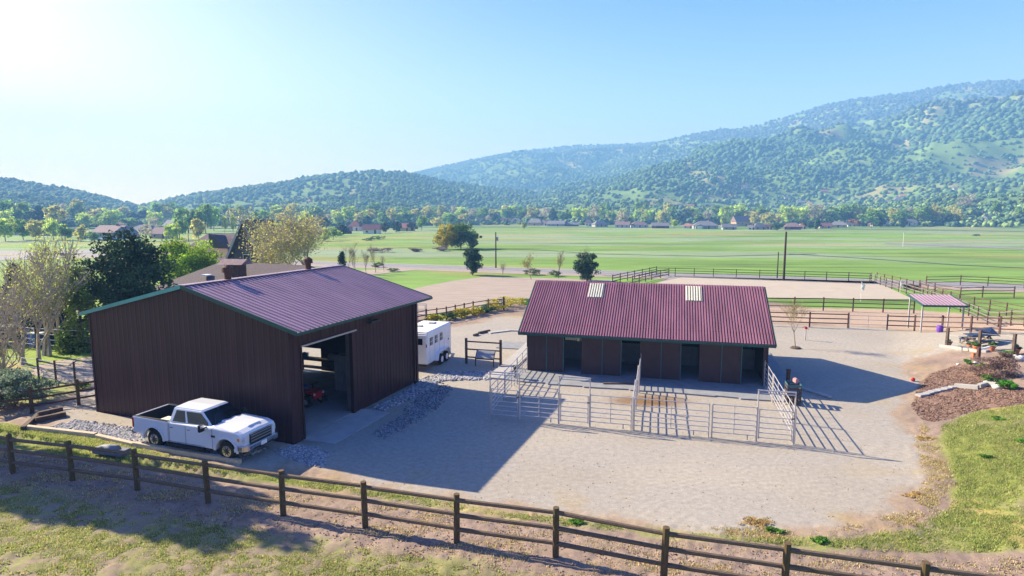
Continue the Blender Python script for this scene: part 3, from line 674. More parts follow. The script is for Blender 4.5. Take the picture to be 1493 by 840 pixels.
# ------------------------------------------------------------------ pickup truck
def make_truck():
    G1 = G(335, 673, .24); G2 = G(221.5, 653, .24)
    a = math.atan2(G1[1] - G2[1], G1[0] - G2[0])
    WB = math.hypot(G1[0] - G2[0], G1[1] - G2[1]); Wd = 1.96
    mx = (G1[0] + G2[0]) / 2; my = (G1[1] + G2[1]) / 2
    nx, ny = -math.sin(a), math.cos(a)
    t = thing('pickup_truck', 'white crew cab pickup truck with open bed parked before the brown barn', 'pickup truck', (mx + nx * .92, my + ny * .92, .24), a)
    xf, xr, R = WB / 2, -WB / 2, .42
    XF, XB = xf + .92, xr - 1.22; hw = Wd / 2
    def arch(cx, r, n=12, z0=.40): return [(cx + r * math.cos(PI * k / n), z0 + r * math.sin(PI * k / n)) for k in range(n + 1)]
    ra = .56
    cabr = xr + .88                         # back of the cab
    # lower body with wheel arches: side profile pulled across the width
    prof = [(XF - .02, .62), (xf + ra + .03, .50)] + arch(xf, ra) + [(xf - ra - .03, .42), (cabr, .42), (cabr, 1.28), (xf - .82, 1.30), (xf - .76, 1.33), (XF - .35, 1.27), (XF - .06, 1.17), (XF, 1.05)]
    n = len(prof); bd = MB(); secs = []
    ys = [(-hw, 0), (-hw + .10, 1), (0, 2), (hw - .10, 1), (hw, 0)]
    for y, k in ys:
        row = []
        for x, z in prof:
            zz, xx = z, x
            if k >= 1 and z > 1.0: zz = z + (.07 if k == 1 else .11) * (1 if x > xf - 1.1 else .02)
            if k == 0 and x > XF - .4: xx = x - .16
            row.append((xx, y, zz))
        secs.append(row)
    vs = [v for r in secs for v in r]; fs = []
    for i in range(4):
        for k in range(n): fs.append((i * n + k, i * n + (k + 1) % n, (i + 1) * n + (k + 1) % n, (i + 1) * n + k))
    fs += [tuple(range(n)), tuple(range(4 * n, 5 * n))[::-1]]
    bd.add(vs, fs)
    body = bd.build('body', 'white', t, bevel=.035, smooth=False)
    # hood bulge
    MB().prism([(-.42, 0), (-.34, .05), (.34, .05), (.42, 0)], lambda y, z: (xf - .85, y, 1.42 + z), lambda y, z: (XF - .30, y * .9, 1.345 + z)).build('hood_bulge', 'white', t, bevel=.02)
    # bed
    bx0, bx1 = XB, cabr - .03
    pr = [(bx0, .62)] + [(xr - ra - .02, .52)][:1] + [(x, z) for x, z in arch(xr, ra)[::-1]] + [(xr + ra + .03, .42), (bx1, .42), (bx1, 1.30), (bx0, 1.34)]
    b = MB()
    for y0, y1 in ((-hw, -hw + .13), (hw - .13, hw)): b.prism(pr, lambda x, z: (x, y0, z), lambda x, z: (x, y1, z))
    b.box((bx0 + .04, 0, .98), (.09, Wd - .25, .72)).box((bx1 - .03, 0, .98), (.06, Wd - .25, .72))
    b.box(((bx0 + bx1) / 2, 0, .70), (bx1 - bx0 - .1, Wd - .27, .06))
    bed = b.build('cargo_bed', 'white', t, bevel=.018)
    l = MB(); zc = 1.0
    for s in (-1, 1): l.box(((bx0 + bx1) / 2, s * (hw - .145), zc + .02), (bx1 - bx0 - .14, .02, .6)); l.box((xr, s * (hw - .26), .85), (1.0, .22, .26)); l.box(((bx0 + bx1) / 2, s * (hw - .07), 1.338), (bx1 - bx0, .10, .02))
    l.box((bx0 + .10, 0, zc + .02), (.02, Wd - .3, .6)).box((bx1 - .075, 0, zc + .02), (.02, Wd - .3, .6)).box(((bx0 + bx1) / 2, 0, .745), (bx1 - bx0 - .14, Wd - .3, .02))
    l.build('bed_liner', 'liner', bed)
    # fender flares
    for cx in (xf, xr):
        for s in (-1, 1):
            f = MB(); A1 = arch(cx, ra + .10, 16); A0 = arch(cx, ra - .005, 16)
            for k in range(16):
                o = [A0[k], A0[k + 1], A1[k + 1], A1[k]]
                y0, y1 = s * (hw - .01), s * (hw + .035)
                f.prism(o, lambda x, z: (x, y0, z), lambda x, z: (x, y1, z))
            f.build('fender_flare', 'white', body if cx == xf else bed)
    # wheel wells (dark inner liners)
    wl = MB()
    for cx in (xf, xr): wl.box((cx, 0, .62), (2 * ra - .04, Wd - .16, .62)) if False else wl.box((cx, 0, .55), (.9, Wd - .8, .5))
    wl.box(((xf + xr) / 2, 0, .50), (WB + 1.6, 1.1, .22)); wl.build('chassis', 'black', t)
    # greenhouse
    zb, zt = 1.30, 1.93
    bx = [(cabr + .02, zb), (xf - .80, zb)]; tx = [(cabr + .16, zt), (xf - 1.52, zt)]
    g = MB(); hb2, ht = hw - .03, hw - .24
    V = [(bx[0][0], -hb2, zb), (bx[1][0] + .02, -hb2 + .06, zb), (bx[1][0] + .24, 0, zb + .06), (bx[1][0] + .02, hb2 - .06, zb), (bx[0][0], hb2, zb),
         (tx[0][0], -ht, zt), (tx[1][0], -ht + .02, zt - .01), (tx[1][0] + .10, 0, zt + .03), (tx[1][0], ht - .02, zt - .01), (tx[0][0], ht, zt), (tx[0][0] - .02, 0, zt + .04)]
    g.add(V, [(0, 1, 6, 5), (1, 2, 7, 6), (2, 3, 8, 7), (3, 4, 9, 8), (4, 0, 5, 10, 9), (5, 6, 7, 10), (10, 7, 8, 9), (0, 4, 3, 2, 1)])
    cabo = g.build('cab', 'white', t, bevel=.045)
    def on(a4, u, v, off):
        a, b_, c, d = map(Vector, a4); nrm = (b_ - a).cross(d - a).normalized(); p = (a * (1 - u) + b_ * u) * (1 - v) + (d * (1 - u) + c * u) * v; return p + nrm * off
    def pane(a4, uv, m='glass', th=.02, off=.012):
        q = [on(a4, u, v, off) for u, v in uv]; q2 = [on(a4, u, v, off - th) for u, v in uv]; k = len(uv)
        return MB().add(q + q2, [tuple(range(k)), tuple(range(k, 2 * k))[::-1]] + [(i, (i + 1) % k, k + (i + 1) % k, k + i)[::-1] for i in range(k)])
    side = {-1: [V[0], V[1], V[6], V[5]], 1: [V[3], V[4], V[9], V[8]]}
    for s in (-1, 1):
        a4 = side[s]
        if s < 0: rear = [(.09, .10), (.40, .10), (.40, .84), (.13, .84)]; front = [(.455, .10), (.93, .10), (.80, .55), (.66 + .24, .84)][:2] + [(.97, .30), (.93, .84), (.455, .84)]
        else: rear = [(.60, .10), (.91, .10), (.87, .84), (.60, .84)]; front = [(.03, .30), (.07, .10), (.545, .10), (.545, .84), (.07, .84)]
        for nm, uv in (('rear_window', rear), ('front_window', front)): pane(a4, uv).build(nm, 'glass', cabo)
    ws = MB()
    for a4 in ([V[1], V[2], V[7], V[6]], [V[2], V[3], V[8], V[7]]):
        uv = [(.06, .08), (1.0, .08), (1.0, .90), (.06, .90)] if a4[0] == V[1] else [(0, .08), (.94, .08), (.94, .90), (0, .90)]
        m_ = pane(a4, uv); ws.add(m_.v, m_.f)
    ws.build('windshield', 'glass', cabo)
    rw = [V[4], V[0], V[5], V[9]]; pane(rw, [(.14, .2), (.86, .2), (.86, .8), (.14, .8)]).build('back_window', 'glass', cabo)
    # doors: seams, handles
    for s in (-1, 1):
        dk = MB()
        for x in (cabr + .06, cabr + 1.0, xf - .74):
            dk.box((x, s * (hw + .002), .86), (.014, .006, .80))
        dk.box((cabr + 1.0, s * (hw + .002), .47), (2.1, .006, .014))
        dk.build('door_seam', 'darkmetal', body)
    for s in (-1, 1):
        for x in (cabr + .22, cabr + 1.20): MB().box((x, s * (hw + .02), 1.10), (.16, .03, .035)).build('door_handle', 'chrome', body)
        MB().box((cabr + 1.0, s * (hw + .05), .36), (2.1, .16, .05)).build('running_board', 'black', t)
        mr_ = MB().box((xf - 1.08, s * (hw + .22), 1.36), (.13, .26, .30)).box((xf - 1.06, s * (hw + .05), 1.33), (.05, .24, .06)).build('side_mirror', 'black', t, bevel=.02)
        MB().box((xf - 1.145, s * (hw + .22), 1.38), (.012, .2, .22)).build('mirror_glass', 'chrome', mr_)
        MB().box((xf - 1.01, s * (hw + .23), 1.44), (.03, .2, .12)).build('mirror_cap', 'chrome', mr_)
        MB().box((XB + .02, s * (hw - .05), 1.05), (.09, .12, .42)).build('taillight', 'redlens', bed)
        MB().box((xf - .69, s * (hw + .006), .98), (.22, .01, .09)).build('badge', 'darkmetal', body)
        hl = MB().box((XF - .14, s * (hw - .22), .98), (.24, .36, .26)).build('headlight', 'lens', t, bevel=.02)
        MB().box((XF - .26, s * (hw - .075), .98), (.16, .16, .16)).build('turn_signal', 'amber', hl, bevel=.02)
    gr_ = MB().box((XF + .0, 0, .96), (.12, 1.26, .42)); grille = gr_.build('grille', 'darkmetal', t, bevel=.02)
    bars = MB()
    for z in (.84, .96, 1.08): bars.box((XF + .065, 0, z), (.02, 1.22, .035))
    bars.box((XF + .06, 0, 1.165), (.03, 1.32, .03)); bars.build('grille_bar', 'slabgrey', grille)
    bp = MB().prism([(-1.02, -.30), (-1.02, 0), (-.85, .16), (.85, .16), (1.02, 0), (1.02, -.30)], lambda y, x: (XF + x, y, .50), lambda y, x: (XF + x, y, .74)).build('front_bumper', 'chrome', t, bevel=.03)
    MB().box((XF + .175, 0, .62), (.02, .32, .16)).build('number_plate', 'trailerwhite', bp)
    ai = MB().box((XF + .16, 0, .53), (.02, 1.2, .07)).build('air_intake', 'black', bp)
    MB().box((XB - .10, 0, .60), (.20, 1.9, .18)).build('rear_bumper', 'chrome', t, bevel=.03)
    for cx in (xf, xr):
        for s in (-1, 1):
            y0, y1 = s * (hw - .30), s * (hw - .015)
            wv = MB().tube((cx, y0, R - .005), (cx, y1, R - .005), R, R, 28).build('wheel', 'black', t, bevel=.04)
            rm = MB().tube((cx, y1 - s * .02, R - .005), (cx, y1 + s * .012, R - .005), .25, .24, 20)
            rm.build('rim', 'chrome', wv)
            sp = MB(); star = [((.21 if k % 2 else .085) * math.cos(k * PI / 8), (.21 if k % 2 else .085) * math.sin(k * PI / 8)) for k in range(16)]
            sp.prism(star, lambda x, z: (cx + x, y1 + s * .010, R - .005 + z), lambda x, z: (cx + x, y1 + s * .022, R - .005 + z))
            sp.build('spoke_pattern', 'darkmetal', wv)
    MB().tube((xf - .6, -hw + .1, 1.36), (xf - .62, -hw + .1, 1.9), .006, .004, 5).build('antenna', 'darkmetal', t)
    t.scale = (.93, .93, .93)
    lf = lambda x, y, z: Vector((t.location.x + .93 * x * math.cos(a) - .93 * y * math.sin(a), t.location.y + .93 * x * math.sin(a) + .93 * y * math.cos(a), .24 + .93 * z))
    c1 = thing('cooler_box', 'pale green tool box in the bed of the pickup', 'box', lf(cabr - .55, -.55, .765), a)
    MB().box((0, 0, .2), (.42, .5, .4)).build('body', 'stucco_t', c1, bevel=.02); MB().box((0, 0, .43), (.45, .53, .06)).build('lid', 'skylight', c1, bevel=.01)
    c2 = tag(MB().tube((0, 0, 0), (0, 0, .55), .05, .05, 8).tube((0, 0, .3), (0, .5, .45), .04, .04, 8).tube((-.1, -.2, .25), (.2, .3, .1), .07, .07, 8).box((0, .1, .05), (.5, .7, .1)).build('trailer_hitch', 'darkmetal', None, loc=lf(xr + .1, .1, .765)), 'dark metal trailer hitch in the middle of the pickup bed', 'hitch'); c2.rotation_euler = (0, 0, a)
make_truck()

# ------------------------------------------------------------------ horse trailer
def make_trailer():
    c = P(623.5, 541); a = math.radians(90 - 15.6)
    t = thing('horse_trailer', 'white horse trailer with three barred side windows beside the barn', 'trailer', (c.x, c.y, 0), a)
    L, Wd, z0, z1 = 4.1, 2.1, .38, 2.42
    b = MB().prism([(0, z0), (L, z0), (L, z1 - .1), (L - .12, z1), (.12, z1), (0, z1 - .1)], lambda x, z: (x, 0, z), lambda x, z: (x, Wd, z))
    body = b.build('body', 'trailerwhite', t, bevel=.05)
    MB().box((L / 2, Wd / 2, z1 + .012), (L - .2, Wd - .2, .03)).build('roof', 'trailerwhite', t)
    for x, y, s in ((1.0, 1.5, .3), (1.9, 1.3, .3), (3.2, 1.0, .45)): MB().box((x, y, z1 + .06), (s, s, .08)).build('roof_vent', 'stucco_g', t, bevel=.02)
    for x in (.55, 1.35, 2.2):
        w_ = MB().box((x + .1, -.012, 1.78), (.46, .03, .5)).build('window', 'glass', t, bevel=.012)
        g = MB()
        for k in (-.1, .1): g.box((x + .1 + k, -.03, 1.78), (.02, .02, .5))
        g.box((x + .1, -.03, 1.78), (.46, .02, .02)); g.build('window_bars', 'trailerwhite', w_)
    d = MB().box((-.015, Wd / 2 - .5, 1.35), (.03, .95, 1.8)).build('rear_door', 'trailerwhite', t); MB().box((-.035, Wd / 2 - .5, 1.85), (.02, .5, .4)).build('window', 'glass', d)
    MB().box((-.05, Wd / 2 - .06, 1.3), (.04, .04, 1.5)).build('door_bar', 'darkmetal', d)
    d2 = MB().box((-.015, Wd / 2 + .5, 1.35), (.03, .95, 1.8)).build('rear_door', 'trailerwhite', t); MB().box((-.035, Wd / 2 + .5, 1.85), (.02, .5, .4)).build('window', 'glass', d2)
    MB().box((-.015, .05, 1.6), (.03, .06, .2)).build('taillight', 'redlens', t); MB().box((3.6, -.01, 1.35), (.08, .02, .12)).build('door_latch', 'darkmetal', t)
    s_ = MB()
    for x in (.4, 1.2, 2.0, 2.8, 3.5): s_.box((x, -.004, 1.0), (.012, .008, 1.2))
    s_.build('panel_seam', 'stucco_g', body)
    f = MB(); pts = [(1.15, .40), (1.3, .80), (1.55, .95), (3.0, .95), (3.25, .80), (3.4, .40)]
    for p, q in zip(pts[:-1], pts[1:]): f.slab4((p[0], -.26, p[1]), (q[0], -.26, q[1]), (q[0], 0, q[1]), (p[0], 0, p[1]), .03)
    f.build('fender', 'trailerwhite', t)
    for x in (1.85, 2.7):
        for y in (-.14, Wd - .1):
            wv = MB().tube((x, y - .1, .36), (x, y + .1, .36), .36, .36, 24).build('wheel', 'black', t, bevel=.03)
            MB().tube((x, y - .106, .36), (x, y + .106, .36), .2, .2, 14).build('rim', 'trailerwhite', wv)
    MB().beam((L, Wd / 2 - .4, .45), (L + 1.1, Wd / 2, .5), .08, .1).beam((L, Wd / 2 + .4, .45), (L + 1.1, Wd / 2, .5), .08, .1).box((L + .9, Wd / 2, .25), (.06, .06, .5)).build('drawbar', 'darkmetal', t)
    MB().box((.03, Wd / 2, .34), (.1, Wd - .1, .1)).build('rear_bumper', 'darkmetal', t)
make_trailer()

# ------------------------------------------------------------------ rail fences
def fence(name, label, cat, posts, rails, ph, pr=.06, rr=.045, pm='redwood', rm='redwood', kind='post', per_span=False, rnd_rail=False, group=None, jit=0, top=0):
    """posts: world xy points; one post each, rails between"""
    p0 = posts[0]; z0 = Hs(p0[0], p0[1]); t = thing(name, label, cat, (p0[0], p0[1], z0), 0, group)
    L = [Vector((p[0] - p0[0], p[1] - p0[1], Hs(p[0], p[1]) - z0)) for p in posts]
    pv = None
    for i, p in enumerate(L):
        tl = Vector(((rnd.random() - .5) * jit, (rnd.random() - .5) * jit, 0))
        if pr >= .08: MB().tube(p - Vector((0, 0, .3)), p + Vector((0, 0, ph)) + tl, pr, pr * .93, 10).build('post', pm, t)
        else:
            a = L[min(i + 1, len(L) - 1)] - L[max(i - 1, 0)]; MB().box((p.x, p.y, p.z + ph / 2 - .1), (pr * 2, pr * 2, ph + .2), math.atan2(a.y, a.x)).build('post', pm, t)
    for z in rails:
        if per_span:
            for a, b in zip(L[:-1], L[1:]):
                d = (b - a).normalized() * .02
                MB().tube(a + Vector((0, 0, z + (rnd.random() - .5) * .05)) - d, b + Vector((0, 0, z + (rnd.random() - .5) * .05)) + d, rr, rr * .85, 8).build('rail', rm, t)
        else:
            m = MB()
            for a, b in zip(L[:-1], L[1:]):
                if rnd_rail: m.tube(a + Vector((0, 0, z)), b + Vector((0, 0, z)), rr, rr, 6)
                else: m.beam(a + Vector((0, 0, z)), b + Vector((0, 0, z)), rr * .7, rr * 2)
            m.build('rail', rm, t)
    return t
def along(pts, step, mode=P):
    w_ = [mode(*p) for p in pts]; w_ = [Vector((p[0], p[1])) for p in w_]; out = [w_[0]]
    for a, b in zip(w_[:-1], w_[1:]):
        n = max(1, round((b - a).length / step))
        for k in range(1, n + 1): out.append(a + (b - a) * k / n)
    return out
fp = [P(x, y) for x, y in ((-180, 655), (-80, 672), (19, 690), (106, 701), (201, 715), (304, 733), (413, 751), (533, 769), (666, 791), (810, 813))]
e = (fp[-1] - fp[-2]); q = fp[-1]
fp += [P(967, 846), P(1142, 873), P(1343, 905)]
e = fp[-1] - fp[-2]; fp.append(fp[-1] + e)
fence('log_rail_fence', 'weathered three rail log fence running across the whole foreground slope', 'fence', fp, (.42, .86, 1.30), 1.47, .095, .068, 'post_wood', 'rail_wood', per_span=True, jit=.06)
fence('rail_fence', 'thin dark rail fence along the road behind the pale arena', 'fence', along([(957, 402), (1040, 404), (1142, 407), (1270, 411)], 3.2), (.5, .85, 1.25), 1.35, .05, .04)
fence('rail_fence', 'dark rail fence crossing in front of the pale arena', 'fence', along([(1116, 452), (1200, 453), (1332, 457)], 2.6), (.45, .85, 1.25), 1.4, .055, .04)
fence('rail_fence', 'dark rail fence behind the young tree, ending at the wire gate', 'fence', along([(1105, 474), (1180, 477), (1236, 478.5)], 2.9), (.4, .8, 1.2), 1.35, .055, .045)
fence('rail_fence', 'dark rail fence in front of the shade shelter and purple barrel', 'fence', along([(1293, 481), (1333, 482.5), (1373, 484), (1415, 485.5), (1457, 487.5), (1530, 491)], 3.0), (.4, .8, 1.2), 1.35, .055, .045)
fence('wire_gate', 'thin pipe gate closing the gap between the two near paddock fences', 'gate', along([(1238, 479), (1265, 480), (1292, 481)], 1.9), (.4, .8, 1.15), 1.2, .02, .02, 'galv', 'galv')
fence('lane_fence', 'pale lane fence running right from the arena corner past the shelter roof', 'fence', along([(1268, 411), (1300, 422), (1345, 437), (1400, 455), (1493, 476), (1560, 492)], 2.4), (.4, .8, 1.2), 1.3, .045, .04, 'redwood', 'wire')
fence('lane_fence', 'second lane fence, dark, just beyond the pale lane fence', 'fence', along([(1278, 410), (1312, 418), (1352, 430), (1398, 446), (1493, 466), (1560, 478)], 2.4), (.4, .8, 1.2), 1.3, .045, .035)
fence('rail_fence', 'dark fence of the right paddock along the road', 'fence', along([(1350, 417), (1400, 416), (1440, 418), (1493, 421), (1560, 425)], 4.5), (.5, .9, 1.25), 1.4, .05, .04)
fence('rail_fence', 'low dark paddock fence curving across the right hand grass', 'fence', along([(1340, 424), (1362, 429), (1400, 435.5), (1432, 434), (1478, 434.5)], 3.4), (.5, .9, 1.25), 1.4, .05, .04)
fence('lane_fence', 'lane fence climbing towards the road above the middle of the stable roof', 'fence', along([(893, 414), (925, 407), (957, 400)], 2.6), (.4, .8, 1.2), 1.35, .05, .05)
fence('lane_fence', 'darker lane fence just right of the one above the stable roof', 'fence', along([(922, 416), (950, 408.5), (975, 403.5)], 2.6), (.4, .8, 1.2), 1.35, .05, .05)
fence('rail_fence', 'dark rail fence beside the yellow bushes right of the barn', 'fence', along([(590, 478), (622, 471), (637, 469), (651, 467), (664, 464), (677, 461), (690, 458), (712, 454), (735, 452)], 1.7), (.35, .75, 1.15), 1.3, .05, .04)
fence('rail_fence', 'brown rail fence left of the barn nearest the rock bed', 'fence', [P(x, y)[:2] for x, y in ((-60, 612), (47, 602), (115, 590), (175, 580))], (.35, .72, 1.1), 1.35, .075, .05, 'post_wood', 'redwood')
fence('pipe_fence', 'pipe fence with a galvanised top rail left of the barn', 'fence', [P(x, y)[:2] for x, y in ((-60, 548), (6, 546), (57, 553), (82, 557), (110, 559), (150, 563))], (.2, .45, .7, .95, 1.2), 1.3, .04, .022, 'post_wood', 'galv', rnd_rail=True)
fence('pipe_fence', 'dark farther pipe fence in the tree shade at the far left', 'fence', [P(x, y)[:2] for x, y in ((-40, 505), (30, 506), (54, 508), (97, 511), (118, 512), (160, 515))], (.3, .7, 1.1, 1.5), 1.6, .05, .03, 'post_wood', 'galv', rnd_rail=True)
# hitching rail with the feed rack
a, b = P(680, 530), P(730, 533.5)
hr = fence('hitching_rail', 'free-standing three rail hitching fence between trailer and stable', 'hitching rail', [a[:2], b[:2]], (.45, .98, 1.5), 1.72, .07, .045, 'darktimber', 'redwood')
an = math.atan2(b.y - a.y, b.x - a.x); m_ = a * .45 + b * .55
bb = thing('hay_rack', 'grey hay rack hanging on the hitching rail beside the trailer', 'rack', (m_.x + .05, m_.y - .2, 0), an)
MB().slab4((-.6, -.25, .55), (.6, -.25, .55), (.6, .12, .98), (-.6, .12, .98), .05).build('panel', 'stucco_g', bb)
MB().beam((-.62, -.25, .5), (.62, -.25, .5), .12, .08).build('ledge', 'darktimber', bb)
for x in (-.62, .62): MB().beam((x, -.25, 0), (x, -.25, .55), .06, .06).beam((x, -.25, .52), (x, .15, 1.0), .05, .05).build('leg', 'darktimber', bb)

# ------------------------------------------------------------------ shade shelter
def make_shelter():
    A, B_ = P(1336, 478), P(1392, 483.5)
    pts = [P(1329, 477), P(1337, 482), P(1387, 480), P(1397, 485)]
    c = sum(pts, Vector((0, 0, 0))) / 4; an = math.atan2((pts[3] - pts[1]).y, (pts[3] - pts[1]).x)
    t = thing('shade_shelter', 'small open shade shelter with plum roof on four thin posts', 'shelter', (c.x, c.y, 0), an)
    an = -.10; t.rotation_euler = (0, 0, an); t.location.z = Hs(c.x, c.y)
    for x in (-1.55, 1.6):
        for y, h in ((-.95, 2.3), (.95, 2.75)): MB().box((x, y, h / 2), (.09, .09, h)).build('leg', 'stucco_g', t)
    roof_sheet((-1.65, -1.2, 2.28), (1.75, -1.2, 2.28), (1.75, 1.2, 2.86), (-1.65, 1.2, 2.86), .3, .04).build('roof', 'roofbarn', t)
    f = MB().beam((-1.67, -1.22, 2.23), (1.77, -1.22, 2.23), .05, .16)
    for x in (-1.68, 1.78): f.beam((x, -1.22, 2.25), (x, 1.22, 2.83), .05, .14)
    f.build('roof_trim', 'tealdark', t)
make_shelter()
def barrel(px, py, m, label):
    p = P(px, py); t = thing('barrel', label, 'barrel', p)
    b = MB(); 
    for z0, z1, r0, r1 in ((0, .3, .27, .31), (.3, .6, .31, .31), (.6, .9, .31, .27)): b.tube((0, 0, z0), (0, 0, z1), r0, r1, 14)
    b.build('body', m, t); MB().tube((0, 0, .3), (0, 0, .33), .325, .325, 14).tube((0, 0, .6), (0, 0, .63), .325, .325, 14).build('hoop', m, t); t.scale = (.75, .75, .62)
barrel(1370, 484.5, 'purple', 'purple plastic barrel standing against the fence in front of the shelter')

# ------------------------------------------------------------------ poles and wires
def pole(px, py, top, r, label, arm=0, tr=False):
    p = P(px, py); t = thing('utility_pole', label, 'utility pole', p)
    MB().tube((0, 0, -.2), (0, 0, top), r, r * .7, 8).build('pole', 'pole', t)
    if arm: MB().beam((-arm, 0, top - .3), (arm, .05, top - .3), .1, .1).build('crossarm', 'pole', t)
    if tr: MB().tube((.28, 0, top * .76), (.28, 0, top * .76 + .7), .2, .2, 10).build('transformer', 'stucco_g', t)
    return p, top
pA = pole(1142.5, 408, 7.25, .19, 'tall dark utility pole standing behind the pale arena')
pole(1133, 406, 4.1, .1, 'shorter thin pole just left of the tall dark utility pole', .0)
pC = pole(723, 391, 6.6, .14, 'utility pole with a small transformer beside the road left of centre', 0, True)
pD = pole(275, 352, 5.0, .12, 'utility pole with crossarm among trees left of the steep gable', 1.2)
tag(MB().tube((0, 0, 0), (0, 0, 4.2), .08, .06, 6).box((0, 0, 4.2), (.3, .1, .2)).build('marker_post', 'stucco_w', None, loc=P(1316.5, 360)), 'thin white marker post alone in the far right meadow', 'marker post')
def flag(px, py, label, red, h):
    p = P(px, py); t = thing('flag', label, 'flag', p); MB().tube((0, 0, 0), (0, 0, h), .02, .02, 6).build('pole', 'flag', t)
    v = []; f = []
    for i in range(7):
        for j in range(5): v.append((.02 + i * .07 * (1 - j * .05), .06 * math.sin(i * 1.1 + j * .8) + .02 * j, h - .05 - j * .17 - i * .06))
    for i in range(6):
        for j in range(4): a = i * 5 + j; f.append((a, a + 5, a + 6, a + 1))
    m = MB().add(v, f); o = m.build('cloth', 'flag', t); md = o.modifiers.new('t', 'SOLIDIFY'); md.thickness = .02
    if red: MB().add([(x, y - .02, z) for x, y, z in v[15:]], [tuple(i - 0 for i in q) for q in ((0, 5, 6, 1), (1, 6, 7, 2))]).build('stripe', 'flagred', t)
flag(1254.5, 440, 'white flag on a thin pole in front of the pale arena', False, 2.3)
flag(1312, 426, 'white and red flag by the lane fence right of the arena corner', True, 1.6)
for px, py, lb in ((1323.5, 421.5, 'left dark feed tub by the lane beyond the flags'), (1334.5, 422.5, 'right dark feed tub by the lane beyond the flags')):
    tb = thing('feed_tub', lb, 'tub', P(px, py)); MB().tube((0, 0, 0), (0, 0, .55), .45, .6, 14).build('body', 'black', tb); MB().tube((0, 0, .55), (0, 0, .6), .64, .64, 14).build('rim', 'black', tb)
# hydrant pipe and ball, cone
hy = thing('yard_hydrant', 'red topped yard hydrant standing right of the young tree', 'hydrant', P(1174, 496))
MB().tube((0, 0, 0), (0, 0, .9), .05, .05, 8).build('standpipe', 'galv', hy); MB().box((0, 0, .98), (.16, .12, .2)).tube((0, 0, .95), (.22, 0, .86), .03, .03, 6).build('head', 'red', hy, bevel=.01); MB().beam((-.05, 0, 1.08), (-.3, 0, 1.02), .03, .03).build('handle', 'red', hy)
import bmesh
def ball(name, r, m, loc, label, cat):
    me = bpy.data.meshes.new(name); bm = bmesh.new(); bmesh.ops.create_uvsphere(bm, u_segments=16, v_segments=10, radius=r); bm.to_mesh(me); bm.free(); me.materials.append(M[m])
    o = bpy.data.objects.new(name, me); C.objects.link(o); o.location = loc; tag(o, label, cat); return o
p = P(1331, 556); ball('play_ball', .12, 'red', p + Vector((0, 0, .11)), 'red play ball lying at the tip of the stable shadow', 'ball')
# parking blocks near the stable left side
for (x0, y0), (x1, y1), lb in (((691, 490.5), (697, 488.5), 'short dark timber nearest the trailer in the gravel behind the hitching rail'), ((698, 487), (714, 483.5), 'longer dark timber at the end of the pale kerb behind the hitching rail')):
    a, b = P(x0, y0), P(x1, y1); tag(MB().beam((0, 0, .09), (b - a) + Vector((0, 0, .09)), .2, .18).build('railway_tie', 'darktimber', None, bevel=.02, loc=a), lb, 'timber')
a, b, c_ = P(713, 486), P(742, 482.5), P(768, 483)
tag(MB().beam((0, 0, .04), (b - a) + Vector((0, 0, .04)), .5, .08).beam((b - a) + Vector((0, 0, .05)), (c_ - a) + Vector((0, 0, .05)), .4, .08).build('kerb', 'concrete', None, loc=a), 'low pale kerb running from the dark timbers towards the stable', 'kerb')
# mail / sign box by the fence end
sb = thing('power_meter_post', 'short post with white meter box at the end of the yellow bushes', 'post', P(734, 452)); MB().box((0, 0, .7), (.12, .12, 1.4)).build('post', 'brownwood', sb); MB().box((-.3, -.05, .55), (.35, .12, .45)).box((-.3, -.05, 1.05), (.4, .12, .3)).build('meter_box', 'stucco_w', sb)
wt = thing('wire_cage', 'pale wire cage on the grass just behind the barn corner', 'cage', P(615, 469)); g = MB()
for x in (-.4, .4):
    for y in (-.4, .4): g.box((x, y, .8), (.05, .05, 1.6))
for z in (.1, .6, 1.1, 1.6): g.box((0, -.4, z), (.8, .04, .04)).box((0, .4, z), (.8, .04, .04)).box((.4, 0, z), (.04, .8, .04)).box((-.4, 0, z), (.04, .8, .04))
g.build('frame', 'galv', wt)

# ------------------------------------------------------------------ timbers and rock beds
def timber(p, q, w_, h_, label, m='timber', dz=0.0, group=None):
    a, b = P(*p), P(*q); a.z += dz; b.z += dz
    return tag(MB().beam((0, 0, h_ / 2 - .03), (b - a) + Vector((0, 0, h_ / 2 - .03)), w_, h_).build('timber', m, None, bevel=.012, loc=a), label, 'timber', group)
timber((34, 628), (58, 606), .2, .22, 'dark timber lying across the end of the rock bed', 'darktimber')
timber((52, 616), (96, 607), .24, .26, 'rough dark lower timber of the stack at the rock bed end', 'darktimber')
timber((56, 612), (92, 604), .2, .2, 'rough dark upper timber of the stack at the rock bed end', 'darktimber', .2)
timber((36, 625), (140, 637), .2, .2, 'pale timber edging the left half of the rock bed', 'timber')
timber((196, 650), (350, 676), .2, .2, 'long pale timber lying beside the near wheels of the pickup', 'timber')
timber((140, 637), (196, 650), .2, .16, 'pale weathered timber between the left edging and the pickup', 'timber')
def ico():
    me = bpy.data.meshes.new('x'); bm = bmesh.new(); bmesh.ops.create_icosphere(bm, subdivisions=1, radius=1)
    V = np.array([v.co[:] for v in bm.verts]); F = np.array([[v.index for v in f.verts] for f in bm.faces]); bm.free(); bpy.data.meshes.remove(me); return V, F
IV, IF = ico()
